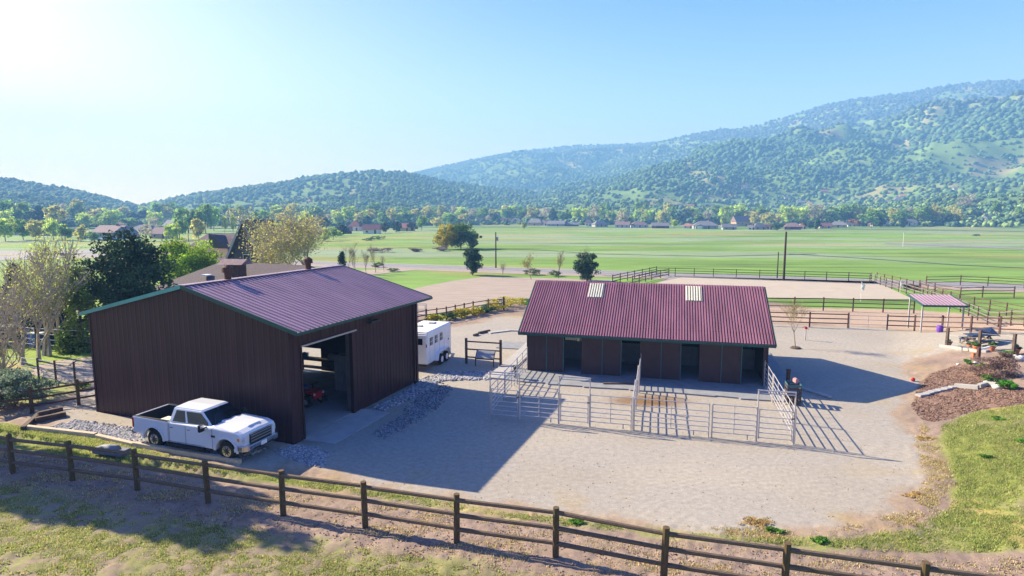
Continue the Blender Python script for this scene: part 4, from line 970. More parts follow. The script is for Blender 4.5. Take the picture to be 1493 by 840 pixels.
def blobs(name, pts, size, cols, m, kind='stuff', squash=.7, jitter=.35, label=None, parent=None):
    n = len(pts); sc = np.asarray(size).reshape(n, -1)
    if sc.shape[1] == 1: sc = np.repeat(sc, 3, 1) * np.array([1, 1, squash])
    V = IV[None] * (1 + (NR.random((n, len(IV), 3)) - .5) * 2 * jitter)
    th = NR.random(n) * 6.28; c, s = np.cos(th)[:, None], np.sin(th)[:, None]
    V = V * sc[:, None, :]; X = V[..., 0] * c - V[..., 1] * s; Y = V[..., 0] * s + V[..., 1] * c
    V = np.stack([X, Y, V[..., 2]], -1) + pts[:, None, :]
    F = IF[None] + (np.arange(n) * len(IV))[:, None, None]
    col = np.repeat(np.asarray(cols), len(IV), 0)
    o = mesh_np(name, V.reshape(-1, 3), F.reshape(-1, 3), m, col, parent)
    if kind: o['kind'] = kind
    if label: o['label'] = label
    return o
def scatter(poly, n, edge=0.0):
    poly = [(p[0], p[1]) for p in poly]; xs = [p[0] for p in poly]; ys = [p[1] for p in poly]; out = np.zeros((0, 2))
    while len(out) < n:
        q = np.stack([NR.uniform(min(xs), max(xs), n * 3), NR.uniform(min(ys), max(ys), n * 3)], 1)
        s_ = sdf(poly, q[:, 0], q[:, 1]); out = np.concatenate([out, q[s_ > edge * NR.random(len(q))]])
    return out[:n]
def rocks(poly, n, s0, s1, label, shade_tone=1.0):
    q = scatter(poly, n, .4); z = H(q[:, 0], q[:, 1]); sz = NR.uniform(s0, s1, n)
    g = NR.uniform(.16, .46, (n, 1)) * shade_tone; col = g * np.array([.98, .97, 1.0]) + NR.uniform(-.03, .03, (n, 3))
    blobs('gravel', np.column_stack([q, z + sz * .2]), sz, np.clip(col, .05, .8), 'stone', label=label)
rocks(pg([(60, 626), (110, 612), (190, 622), (300, 640), (395, 655), (345, 672), (200, 648), (120, 636)]), 4200, .04, .09, 'grey drainage rocks under and left of the pickup')
rocks([BLf(.15, 5.6), BLf(1.1, 5.5), BLf(1.6, 8.5), BLf(1.4, 11.4), BLf(3.8, 12.5), BLf(4.6, 13.6), BLf(3.4, 14.4), BLf(.6, 13.6), BLf(-.2, 11.2), BLf(.2, 9)], 2600, .05, .11, 'grey drainage rocks round the rear corner of the barn')
rocks([BLf(2.0, 2.6), BLf(3.3, 2.0), BLf(3.6, 4.5), BLf(3.4, 7.5), BLf(2.6, 10.5), BLf(1.5, 11), BLf(1.4, 7), BLf(2.2, 5)], 1300, .03, .075, 'line of rocks in the barn shadow between doorway and trailer', .8)  # stone colour darkened for the barn shadow they lie in
rocks([BLf(-.2, -1.0), BLf(.9, -1.2), BLf(2.7, -1.3), BLf(2.0, .2), BLf(.8, .5), BLf(.1, .2)], 1300, .03, .07, 'pale rocks at the front corner of the barn beside the pickup')
# concrete catch basin between truck and fence
cb = thing('drainage_basin', 'low grey stone drainage box in the grass behind the pickup wheel', 'drainage box', P(163, 658), math.radians(-14))
MB().box((0, 0, .02), (1.5, .5, .22)).build('box', 'shingle_g', cb, bevel=.03)
V = IV * np.array([.65, .3, .10]) * (1 + (NR.random(IV.shape) - .5) * .3) + np.array([-.1, 0, .14]); mesh_np('rock_fill', V, IF, 'stone', np.tile([.24, .25, .27], (len(IV), 1)), cb)

# ------------------------------------------------------------------ foliage
def rand_dirs(n):
    v = NR.normal(size=(n, 3)); return v / np.linalg.norm(v, axis=1, keepdims=True)
def leaf_quads(ctr, size, col, flat=.0):
    n = len(ctr); a = rand_dirs(n); a[:, 2] *= (1 - flat); a /= np.linalg.norm(a, axis=1, keepdims=True)
    b = np.cross(a, rand_dirs(n)); b /= np.linalg.norm(b, axis=1, keepdims=True)
    s = np.asarray(size).reshape(-1, 1) * np.ones((n, 1))
    V = np.stack([ctr - a * s, ctr + b * s * .55, ctr + a * s, ctr - b * s * .55], 1).reshape(-1, 3)
    F = np.arange(4 * n).reshape(n, 4); return V, F, np.repeat(col, 4, 0)
def crown_pts(n, lumps, spread, rx, ry, rz, z0, kind='round'):
    """leaf centres gathered round many small lumps spread through the crown volume"""
    c = rand_dirs(lumps) * (NR.random((lumps, 1)) ** .45)
    if kind == 'cone':
        h = NR.random(lumps) ** 1.3; th = NR.random(lumps) * 6.28; r = (1 - h) * (.45 + .6 * NR.random(lumps)) + .04
        c = np.stack([r * np.cos(th), r * np.sin(th), h * 2 - 1 - .12 * r], 1)
    elif kind == 'column':
        c[:, :2] *= (1 - .5 * np.abs(c[:, 2:]) ** 2)
    c = c * (1 - .18 * NR.random((lumps, 1)))
    k = NR.integers(0, lumps, n); o = rand_dirs(n) * (NR.random((n, 1)) ** .5) * spread
    p = c[k] + o * np.array([1, 1, .75]); tint = (NR.random(lumps)[k])[:, None]
    return p * np.array([rx, ry, rz]) + np.array([0, 0, z0 + rz]), tint
def leaf_mesh(name, p, tint, size, base, parent, m='leaf', hue=.25, flat=0):
    base = np.asarray(base)[None]; col = base * (1 + (tint - .5) * .8) * (1 + (NR.random((len(p), 1)) - .5) * .5)
    col = col * (1 + (NR.random((len(p), 3)) - .5) * hue * .4)
    V, F, Cc = leaf_quads(p, size * (.6 + .8 * NR.random(len(p))), np.clip(col, .004, .9), flat)
    return mesh_np(name, V, F, m, Cc, parent)
def branches(mb, p, d, L, r, depth, rng, tips, spread=.55, up=.12, nseg=3, kids=(2, 4), minr=.006):
    q = Vector(p); dd = Vector(d).normalized()
    for k in range(nseg):
        dd = (dd + Vector((rng.uniform(-1, 1), rng.uniform(-1, 1), rng.uniform(-.4, .9))) * .16 + Vector((0, 0, up * .4))).normalized()
        n = q + dd * L / nseg; r1 = max(minr, r * (1 - .22 / 1))
        mb.tube(q, n, r, r1, 5 if r > .03 else 3); r = r1
        if depth > 0 and k > 0:
            for _ in range(rng.randint(1, 2)):
                sd_ = (dd + Vector((rng.uniform(-1, 1), rng.uniform(-1, 1), rng.uniform(-.3, .7))) * spread * 1.6).normalized()
                branches(mb, n, sd_, L * rng.uniform(.45, .7), r * .55, depth - 1, rng, tips, spread, up, nseg, kids, minr)
        q = n
        if depth <= 1: tips.append(tuple(q))
    if depth > 0:
        for _ in range(rng.randint(*kids)):
            sd_ = (dd + Vector((rng.uniform(-1, 1), rng.uniform(-1, 1), rng.uniform(-.2, .6))) * spread).normalized()
            branches(mb, q, sd_, L * rng.uniform(.6, .85), r * .7, depth - 1, rng, tips, spread, up, nseg, kids, minr)
def open_tree(label, loc, h, seed, leafcol, nleaf, lsize, bark='palebark', stems=1, depth=4, lean=.0, spread=.6, scale_w=1.0, cat='tree', name='open_tree', trunk=.28, r=.0, group=None, leafspread=.35, up=.12):
    rng = random.Random(seed); t = thing(name, label, cat, loc, rng.random() * 6, group); mb = MB(); tips = []
    for k in range(stems):
        a = 6.28 * k / stems; dv = Vector((math.cos(a) * (.25 if stems > 1 else lean), math.sin(a) * (.25 if stems > 1 else lean), 1))
        branches(mb, (0.08 * k, 0, -.1), dv, 1.0 * trunk, r or (.022 if depth > 3 else .024), depth, rng, tips, spread, up, 3, (2, 3), .0008 if depth > 3 else .0016)
    V = np.array(mb.v); top = V[:, 2].max(); sc = h / top
    mb.v = [(x * sc * scale_w, y * sc * scale_w, z * sc) for x, y, z in mb.v]
    mb.build('trunk', bark, t)
    T = np.array(tips) * np.array([sc * scale_w, sc * scale_w, sc])
    if nleaf:
        k = NR.integers(0, len(T), nleaf); p = T[k] + NR.normal(size=(nleaf, 3)) * leafspread
        leaf_mesh('crown', p, NR.random((len(T), 1))[k], lsize, leafcol, t)
    return t
def full_tree(label, loc, w, h, leafcol, n, lsize, lumps=60, spread=.22, kind='round', m='leaf', bark='bark', name='tree', cat='tree', z0=.12, limbs=7, group=None, core=True):
    t = thing(name, label, cat, loc, rnd.random() * 6, group)
    mb = MB().tube((0, 0, -.2), (0, 0, h * .5), .035 * h * .5 + .04, .02 * h * .5 + .03, 7).tube((0, 0, h * .5), (0, 0, h * .9), .02 * h * .5 + .03, .02, 6)
    for k in range(limbs):
        a = 6.28 * k / limbs + rnd.random(); z = h * (z0 + .08 + .5 * k / limbs); mb.tube((0, 0, z), (math.cos(a) * w * .34, math.sin(a) * w * .34, z + h * .16), .02 * h * .4 + .015, .012, 5)
    mb.build('trunk', bark, t)
    p, ti = crown_pts(n, lumps, spread, w / 2, w / 2, h * (1 - z0) / 2, h * z0, kind)
    leaf_mesh('crown', p, ti, lsize, leafcol, t, m, flat=.3 if kind == 'cone' else 0); return t

# near and middle trees -------------------------------------------------
def at(px, dist): return D(px, dist)
full_tree('large dark green pine standing directly behind the left slope of the barn roof', at(190, 46), 6.3, 8.6, (.040, .085, .030), 20000, .13, 150, .24, 'round', 'needle', name='pine_tree', z0=.04)
full_tree('yellow green spruce leaning against the left side of the big dark pine', at(121, 43), 3.4, 6.0, (.16, .24, .04), 9000, .11, 110, .2, 'cone', 'needle', name='spruce_tree', z0=.02)
full_tree('dark pointed spruce just beyond the left eave of the barn', at(92, 45), 2.9, 4.4, (.028, .065, .040), 7000, .10, 100, .2, 'cone', 'needle', name='spruce_tree', z0=.02)
full_tree('dark blue green spruce behind the pale bare branches at far left', at(30, 50), 4.2, 5.8, (.022, .060, .050), 8000, .11, 110, .2, 'cone', 'needle', name='spruce_tree', z0=.02)
full_tree('low dark bushy spruce at the left end of the shaded pipe fence', at(68, 46), 3.2, 3.0, (.020, .055, .045), 6500, .10, 90, .2, 'cone', 'needle', name='spruce_tree', z0=.02)
full_tree('bright lime green spreading tree behind the barn peak beside the shingle roof', at(282, 68), 8.4, 7.4, (.20, .32, .02), 12000, .15, 130, .24, 'round', z0=.06)
full_tree('young dark conifer rising beyond the back end of the barn ridge', at(500, 72), 3.0, 5.3, (.035, .08, .040), 5000, .11, 80, .2, 'cone', 'needle', name='conifer_tree', z0=.02)
full_tree('dark egg shaped juniper left of the utility pole by the brown arena', at(689, 97), 3.5, 5.1, (.030, .070, .040), 6000, .13, 90, .26, 'column', 'needle', name='juniper_tree', z0=.02)
full_tree('dark rounded juniper standing behind the stable ridge left end', at(856, 88), 4.0, 4.4, (.032, .072, .030), 6000, .13, 90, .28, 'round', 'needle', name='juniper_tree', z0=.02)
full_tree('golden yellow willow half of the clump in the meadow', at(651, 170), 8.0, 7.5, (.38, .32, .02), 5000, .24, 80, .27, 'round', name='willow_tree', z0=.03)
full_tree('green willow half of the clump in the meadow', at(672, 172), 10.0, 8.0, (.09, .17, .03), 7000, .24, 100, .27, 'round', name='willow_tree', z0=.03)
full_tree('small yellow green willow trailing off right of the meadow clump', at(690, 171), 5.0, 5.4, (.16, .22, .05), 1600, .26, 40, .2, 'round', name='willow_tree', z0=.03)
YL = (.40, .37, .14)
open_tree('left pale cottonwood with sparse golden leaves beside the steep gable', at(388, 76), 9.0, 5, YL, 2300, .12, 'palebark', 1, 4, spread=.95, up=.02, scale_w=1.15, name='cottonwood_tree', leafspread=.4)
open_tree('middle and tallest golden leaved cottonwood behind the barn ridge', at(412, 82), 11.2, 8, (.40, .40, .13), 3300, .12, 'palebark', 1, 4, spread=.95, up=.02, scale_w=1.155, name='cottonwood_tree', leafspread=.45)
open_tree('right golden leaved cottonwood above the second roof vent of the barn', at(450, 80), 10.4, 12, (.42, .39, .13), 3300, .12, 'palebark', 1, 4, spread=.95, up=.02, scale_w=1.155, name='cottonwood_tree', leafspread=.45)
full_tree('low olive green tree under the golden cottonwoods just behind the barn ridge', at(380, 62), 5.0, 4.6, (.14, .16, .04), 2600, .16, 50, .2, 'round', z0=.02)
full_tree('low brownish scrub between the cottonwood trunks behind the barn', at(432, 66), 7.0, 3.6, (.13, .13, .05), 3000, .16, 50, .2, 'round', z0=.02)
for i, (px, d, h, lb, lf) in enumerate(((507, 100, 5.6, 'leftmost bare grey tree of the row beyond the barn ridge', 60), (520, 96, 4.8, 'short bare tree second in the row beyond the barn ridge', 40), (534, 98, 4.4, 'twiggy bare tree third in the row beyond the barn ridge', 60), (548, 101, 5.2, 'upright bare tree fourth in the row beyond the barn ridge', 20), (560, 103, 2.9, 'smallest bare sapling at the right end of the row beyond the barn', 10),
        (733, 92, 2.7, 'small bare sapling just right of the pole by the road', 20), (775, 90, 4.2, 'bushy yellowish bare tree left of the stable ridge', 420), (814, 92, 4.6, 'bare dark stemmed tree midway between pole and dark juniper', 160), (850, 98, 5.2, 'pale bare tree rising behind the dark rounded juniper', 160))):
    open_tree(lb, at(px, d), h, 30 + i, (.34, .30, .10), lf, .09, 'bark', 1, 4, spread=.5, scale_w=.75, name='bare_tree', leafspread=.25, trunk=.4)
open_tree('tall bare pale sycamore with forked trunks at the far left edge', at(26, 38), 7.6, 51, (.38, .40, .14), 1300, .07, 'palebark', 3, 3, spread=.85, up=.04, name='sycamore_tree', scale_w=.8)
open_tree('bare sycamore with scattered yellow leaves second from the far left', at(62, 41), 8.6, 52, (.40, .44, .12), 2600, .07, 'palebark', 2, 3, spread=.85, up=.04, name='sycamore_tree', scale_w=.8)
open_tree('sparse yellow leaved birch left of the yellow green spruce', at(100, 44), 8.4, 53, (.40, .46, .10), 2800, .07, 'palebark', 2, 3, spread=.85, up=.04, name='birch_tree', scale_w=.75)
open_tree('twisted low bare tree leaning over the shaded fence at far left', at(2, 34), 6.4, 54, (.3, .26, .07), 120, .07, 'palebark', 2, 3, spread=.7, name='bare_tree')
open_tree('young leafing yard tree with pale blossom at the right end of the stable', P(1160, 508), 3.75, 77, (.42, .38, .12), 620, .035, 'bark', 1, 4, spread=.75, name='young_tree', scale_w=.95, leafspread=.12, trunk=.55)
mb_ = P(1160, 508); tag(MB().tube((0, 0, 0), (0, 0, .12), .42, .3, 12).build('planting_mound', 'darktimber', None, loc=mb_), 'dark earth mound round the foot of the young tree', 'mound')
# tall tree out of frame at the left whose shadow falls over the foreground grass
full_tree('tall slender tree left of the picture shading the near slope', Vector((-26.2, 26.0, 0)), 4.6, 13.4, (.04, .08, .03), 11000, .20, 110, .25, 'round', z0=.36)
full_tree('second slender tree left of the picture shading the near slope', Vector((-31, 27.6, 0)), 5.0, 13.0, (.04, .08, .03), 11000, .20, 110, .25, 'round', z0=.34)

# shrubs ---------------------------------------------------------------
def shrub(label, loc, w, h, col, n, s, name='shrub', cat='shrub', kind='round', m='leaf', sp=.3, lumps=24):
    t = thing(name, label, cat, loc, rnd.random() * 6)
    mb = MB()
    for k in range(7):
        a = 6.28 * k / 7; mb.tube((0, 0, -.05), (math.cos(a) * w * .3, math.sin(a) * w * .3, h * .7), .02, .008, 4)
    mb.build('stem', 'bark', t); p, ti = crown_pts(n, lumps, sp, w / 2, w / 2, h / 2, 0, kind); p[:, 2] = np.maximum(p[:, 2], .02)
    leaf_mesh('foliage', p, ti, s, col, t, m); return t
shrub('large grey green sage shrub beside the rail fence at the far left', P(20, 592), 3.9, 2.1, (.17, .24, .17), 7000, .07)
shrub('small bright green bush behind the brown rail fence left of the barn', P(122, 567), .9, .5, (.09, .2, .04), 500, .06)
for px, py, w_, h_, c_, lb in ((632, 470, 2.2, .9, (.36, .33, .02), 'first low yellow bush along the fence, nearest the barn'), (655, 466, 1.8, .7, (.10, .16, .05), 'low green bush between the yellow ones along the fence'), (672, 462.5, 2.6, .9, (.42, .37, .02), 'second low yellow bush along the fence past the green gap'),
        (690, 459.5, 2.4, .9, (.40, .35, .02), 'third low yellow bush in the middle of the fence row'), (706, 455.5, 2.4, .8, (.08, .15, .06), 'dark green bush before the largest yellow bush'), (722, 452, 3.0, 1.2, (.44, .38, .02), 'large rounded yellow bush near the white meter box'), (742, 447.5, 3.6, 1.25, (.46, .40, .02), 'largest yellow bush at the right end of the fence row')):
    shrub(lb, P(px, py), w_, h_, c_, 1300, .07, name='flowering_bush', cat='bush')
shrub('bright green patch of weeds between arena corner and stable roof', P(768, 443), 3.6, .5, (.13, .28, .03), 900, .08, name='weed_clump', cat='weeds')
shrub('dark round bush under the yellowish bare tree by the road', P(777, 401), 3.0, 1.1, (.10, .13, .05), 700, .1)
shrub('low dark bush under the bare dark stemmed tree', P(810, 403), 2.8, .9, (.06, .10, .03), 600, .1)
shrub('flat green bush beside the driveway past the barn ridge', P(573, 396), 2.3, .6, (.08, .16, .04), 500, .1)
shrub('dark low bush at the foot of the bare tree row', P(551, 390), 2.4, 1.0, (.08, .12, .04), 600, .1)
for px, py, w_, h_, c_, lb in ((538, 351, 5, 1.3, (.09, .16, .05), 'dark green scrub patch below the white gabled house'), (552, 349, 6, 1.5, (.10, .17, .05), 'larger scrub patch right of the one below the white house'), (607, 367, 4, 1.2, (.20, .16, .15), 'single purplish bush in the meadow left of the willow clump'), (556, 368, 8, 1.4, (.17, .14, .15), 'purple brown scrub in the meadow above the bare tree row'), (644, 366, 5, 1.4, (.16, .15, .15), 'grey scrub at the foot of the golden willow'), (1422, 344, 3.6, .8, (.06, .2, .08), 'lone green bush far out in the right meadow')):
    shrub(lb, P(px, py), w_, h_, c_, 500, .2)
# garden slope at the right -------------------------------------------------
shrub('wide dry purple brown lavender shrub at the top of the mulch bed', P(1448, 549), 2.6, 1.25, (.24, .16, .13), 5200, .045, sp=.35)
shrub('smaller dry brown shrub at the upper right of the mulch bed', P(1466, 527), 1.2, .6, (.20, .14, .11), 1200, .04)
shrub('bright green round bush right of the timber steps', P(1467, 567), 1.05, .5, (.08, .26, .02), 1800, .04)
shrub('small green bush at the edge of the mulch below the patio', P(1411, 531), .6, .35, (.10, .26, .03), 700, .035)
shrub('narrow yellow green bush left of the dry lavender shrub', P(1430, 542), .7, .6, (.18, .28, .04), 700, .04)
shrub('low green bush under the dry lavender shrub', P(1441, 556), .7, .4, (.12, .24, .04), 700, .04)
shrub('green strap leaved clump behind the right flower pot', P(1471, 520), .9, .4, (.08, .24, .03), 700, .04)
# timber steps
sp_ = [(1338, 579), (1350, 576.5), (1357, 574), (1367, 571.5), (1376, 569.5), (1385, 567), (1393, 566)]
for i, ((x0, y0), (x1, y1)) in enumerate(zip(sp_[:-1], sp_[1:])):
    a, b = P(x0, y0), P(x1, y1)
    tag(MB().beam((0, 0, .08), (b.x - a.x, b.y - a.y, .08), .34, .13).build('step', 'concrete', None, bevel=.015, loc=a), ('lowest', 'second', 'third', 'fourth', 'fifth', 'sixth')[i] + ' pale step of the garden stair climbing the mulch', 'step', 'steps up the mulch bed')
for (x0, y0), (x1, y1), lb in (((1392, 565), (1427, 568), 'long pale edging beam at the top of the garden steps'), ((1427, 566), (1437, 563), 'short pale edging beam between the two longer ones'), ((1436, 562), (1453, 564), 'pale edging beam ending at the white stones')):
    a, b = P(x0, y0), P(x1, y1); tag(MB().beam((0, 0, .1), (b - a) + Vector((0, 0, .1)), .22, .26).build('edging_beam', 'concrete', None, bevel=.015, loc=a), lb, 'edging')
def stone(px, py, r, col, label):
    V = IV * np.array([r, r * .7, r * .55]) * (1 + (NR.random(IV.shape) - .5) * .5); o = mesh_np('boulder', V, IF, 'stone', np.tile(np.array(col), (len(IV), 1))); o.location = P(px, py) + Vector((0, 0, r * .25)); tag(o, label, 'stone')
for px, py, r, lb in ((1455, 567, .32, 'white stone beside the bright green round bush'), (1438, 558, .16, 'small white stone under the dry lavender shrub'), (1447, 560, .16, 'small pale stone left of the bright green bush'), (1479, 524, .38, 'pale boulder beneath the upper flower bed'), (1487, 525.5, .36, 'rightmost pale boulder beneath the upper flower bed'), (1397, 532, .14, 'small stone edging the mulch left of the green bush'), (1424, 530, .2, 'flat pale stone right of the small green bush')):
    stone(px, py, r, (.6, .58, .55), lb)
# patio edge, posts with wires
MBp = MB(); pe = [P(1372, 505), P(1400, 509), P(1428, 513), P(1440, 514)]; p0 = pe[0]
for a, b in zip(pe[:-1], pe[1:]): MBp.beam(a - p0 + Vector((0, 0, .05)), b - p0 + Vector((0, 0, .05)), .35, .2)
tag(MBp.build('patio_kerb', 'concrete', None, bevel=.01, loc=p0), 'low pale stone kerb along the near edge of the patio', 'kerb')
fence('wire_fence', 'three post wire fence around the patio with the flower pots', 'fence', [P(1380, 506)[:2], P(1427, 511)[:2], P(1477, 518)[:2]], (.45, .85, 1.2), 1.4, .075, .008, 'darktimber', 'wire', rnd_rail=True)
for px, py, s_, c_, lb in ((1383, 505.5, .8, (.14, .2, .10), 'terracotta pot with grey green plant at the left patio post'), (1414, 509, .85, (.13, .18, .12), 'terracotta pot left of the middle patio post'), (1423, 512, 1.0, (.12, .26, .05), 'largest terracotta pot with green plant at the middle patio post'), (1446, 512, .9, (.12, .24, .05), 'terracotta pot with spreading plant right of the middle post'), (1481, 516.5, 1.0, (.04, .11, .07), 'pot with dark upright plant at the right patio post')):
    t = thing('flower_pot', lb, 'flower pot', P(px, py)); s_ *= .9
    MB().tube((0, 0, 0), (0, 0, .34 * s_), .15 * s_, .23 * s_, 16).tube((0, 0, .33 * s_), (0, 0, .40 * s_), .26 * s_, .26 * s_, 16).build('pot', 'terracotta', t)
    p, ti = crown_pts(450, 12, .35, .32 * s_, .32 * s_, .2 * s_, .36 * s_); leaf_mesh('plant', p, ti, .05, c_, t)
t = thing('letter_box', 'low post with blue rail end between patio and mulch', 'post', P(1426, 525)); MB().box((0, 0, .4), (.16, .16, .8)).build('post', 'brownwood', t); MB().beam((0, 0, .7), (.9, .3, .78), .08, .1).build('rail', 'trailerwhite', t)
tag(MB().box((0, 0, .17), (.16, .16, .34)).box((0, 0, .36), (.2, .2, .04)).build('light_bollard', 'terracotta', None, loc=P(1419, 523)), 'short brown bollard left of the low rail post', 'bollard')
pt_ = thing('picnic_table', 'dark picnic table on the patio behind the flower pots', 'table', P(1428, 503), .1)
MB().box((0, 0, .74), (1.9, .8, .06)).build('tabletop', 'canvas_blue', pt_)
for y in (-.68, .68): MB().box((0, y, .44), (1.8, .26, .05)).build('seat', 'canvas_blue', pt_)
for x in (-.7, .7):
    MB().beam((x, -.75, 0), (x, .15, .72), .06, .09).build('leg', 'darktimber', pt_); MB().beam((x, .75, 0), (x, -.15, .72), .061, .09).build('leg', 'darktimber', pt_); MB().beam((x, -.75, .41), (x, .75, .41), .05, .08).build('brace', 'darktimber', pt_)
um = thing('tilted_umbrella', 'dark blue umbrella tilted open behind the picnic table', 'umbrella', P(1440, 498), .2)
u = MB(); N = 8
ap_ = Vector((.25, 0, 1.0)); rim = [Vector((.95 * math.cos(2 * PI * k / N) * .75 - .1, .8 * math.sin(2 * PI * k / N), .62 + .35 * math.cos(2 * PI * k / N) * -.6)) for k in range(N)]
for k in range(N): u.slab4(rim[k], rim[(k + 1) % N], ap_, ap_ + Vector((0, .001, 0)), .015)
u.build('canopy', 'canvas_blue', um); MB().tube((0, 0, 0), (.25, 0, 1.05), .02, .02, 6).build('pole', 'darkmetal', um)
wa = thing('wagon_seat', 'low dark lounge chair left of the picnic table', 'chair', P(1410, 500.5), .4)
MB().box((0, 0, .32), (.9, .6, .06)).build('seat', 'canvas_blue', wa); MB().slab4((.4, -.3, .34), (.4, .3, .34), (.75, .3, .62), (.75, -.3, .62), .05).build('backrest', 'canvas_blue', wa)
for x in (-.38, .38):
    for y in (-.25, .25): MB().box((x, y, .15), (.05, .05, .3)).build('leg', 'darkmetal', wa)
tag(MB().beam((0, 0, .3), (1.9, -.3, .3), .05, .04).tube((.1, 0, 0), (.1, 0, .3), .04, .04, 6).tube((1.8, -.28, 0), (1.8, -.28, .3), .04, .04, 6).build('low_bench', 'stucco_g', None, loc=P(1400, 512.5)), 'low grey bar between patio kerb and mulch', 'bar')

# ------------------------------------------------------------------ where things far away stand, in words
MARKS = [(12, 'the picture left edge'), (62, 'the bare sycamores'), (121, 'the yellow green spruce'), (190, 'the big dark pine'), (232, 'the shingle roof'), (282, 'the lime green tree'), (325, 'the cupola chimney'), (364, 'the steep dark gable'), (416, 'the tallest cottonwood'), (446, 'the second barn vent'), (500, 'the barn ridge end'), (541, 'the white gabled house'), (575, 'the barn upper slope'), (622, 'the barn rear corner'), (665, 'the willow clump'), (723, 'the left utility pole'), (783, 'the stable left end'), (814, 'the dark stemmed tree'), (868, 'the left skylight'), (915, 'the lane fences'), (960, 'the stable roof middle'), (1010, 'the right skylight'), (1060, 'the stable roof'), (1113, 'the stable right end'), (1145, 'the tall dark pole'), (1200, 'the wire gate'), (1255, 'the white flag'), (1316, 'the white marker post'), (1365, 'the shade shelter'), (1425, 'the patio pots'), (1480, 'the picture right edge')]
USED = {}
def where(px):
    d, nm, mx = min((abs(px - x), n, x) for x, n in MARKS)
    if d <= 7: return 'above ' + nm
    return ('above left of ' if px < mx else 'above right of ') + nm
ORD = ['', 'second ', 'third ', 'fourth ', 'fifth ', 'sixth ', 'seventh ', 'eighth ', 'ninth ', 'tenth ', 'eleventh ', 'twelfth ']
def far_label(kind, px, py, tail=''):
    L = kind + ' ' + where(px)
    if len(L.split()) > 13: L = L.replace(' in the valley', '').replace(' on the slope', '')
    k = USED.get(L, 0); USED[L] = k + 1
    if k: L = ORD[k] + L + ' from left'
    return L + tail

# ------------------------------------------------------------------ houses
def house(px, py, wpx, hpx, roofm, wallm, label, rot=None, roof_part=.55, hip=False, chim=False, depth_f=.6):
    p = P(px, py); d = math.hypot(p.x, p.y); W_ = wpx / FPX * d * .9; Hh = max(2.6, hpx / FPX * d); De = max(5, min(11, W_ * depth_f))
    rot = rnd.uniform(-.5, .3) if rot is None else rot
    t = thing('house', label, 'house', (p.x, p.y, p.z), rot)
    ew = Hh * (1 - roof_part); a, b = W_ / 2, De / 2
    MB().box((0, b, ew / 2 - .3), (W_, De, ew + .6)).build('wall', wallm, t)
    o = .5; r = MB(); rx = a + o if not hip else a * .45
    ey = ew - .12
    V = [(-a - o, -o, ey), (a + o, -o, ey), (a + o, De + o, ey), (-a - o, De + o, ey), (-rx, b, Hh), (rx, b, Hh)]
    r.add(V, [(0, 1, 5, 4), (2, 3, 4, 5), (1, 2, 5), (3, 0, 4), (3, 2, 1, 0)]); ro = r.build('roof', roofm, t)
    if chim: MB().box((a * .35, b, Hh + .1), (.9, .7, 1.2)).build('chimney', 'brick', ro)
    n = max(2, min(5, int(W_ / 3.5)))
    for k in range(n):
        x = -a + W_ * (k + .5) / n
        if k == n // 2: MB().box((x, -.03, 1.0), (1.0, .07, 2.0)).build('door', 'brownwood', t)
        else:
            f = MB().box((x, -.03, ew * .55), (1.3, .07, 1.1)).build('window', 'stucco_w', t); MB().box((x, -.07, ew * .55), (1.1, .03, .9)).build('pane', 'glass', f)
    if W_ > 15:   # a garage wing
        MB().box((-a * .55, -1.6, ew * .45), (5.5, 3.2, ew * .9)).build('garage', wallm, t)
        g = MB(); g.add([(-a * .55 - 3, -3.5, ew * .88), (-a * .55 + 3, -3.5, ew * .88), (-a * .55 + 3, .4, ew * .88), (-a * .55 - 3, .4, ew * .88), (-a * .55, -3.5, ew * 1.35), (-a * .55, b * .8, ew * 1.4)], [(0, 1, 4), (1, 2, 5, 4), (3, 0, 4, 5), (2, 3, 5), (3, 2, 1, 0)]); g.build('garage_roof', roofm, t)
        MB().box((-a * .55, -3.24, 1.1), (3.2, .06, 2.1)).build('garage_door', 'stucco_w', t)
    return t
RN = dict(p=('shingle_p', 'plum roofed'), g=('shingle_g', 'grey roofed'), r=('shingle_r', 'red roofed'), o=('shingle_o', 'orange roofed'), b=('shingle', 'brown roofed'))
WN = dict(w=('stucco_w', 'white'), t=('stucco_t', 'tan'), g=('stucco_g', 'grey'), b=('brownwood', 'brown'))
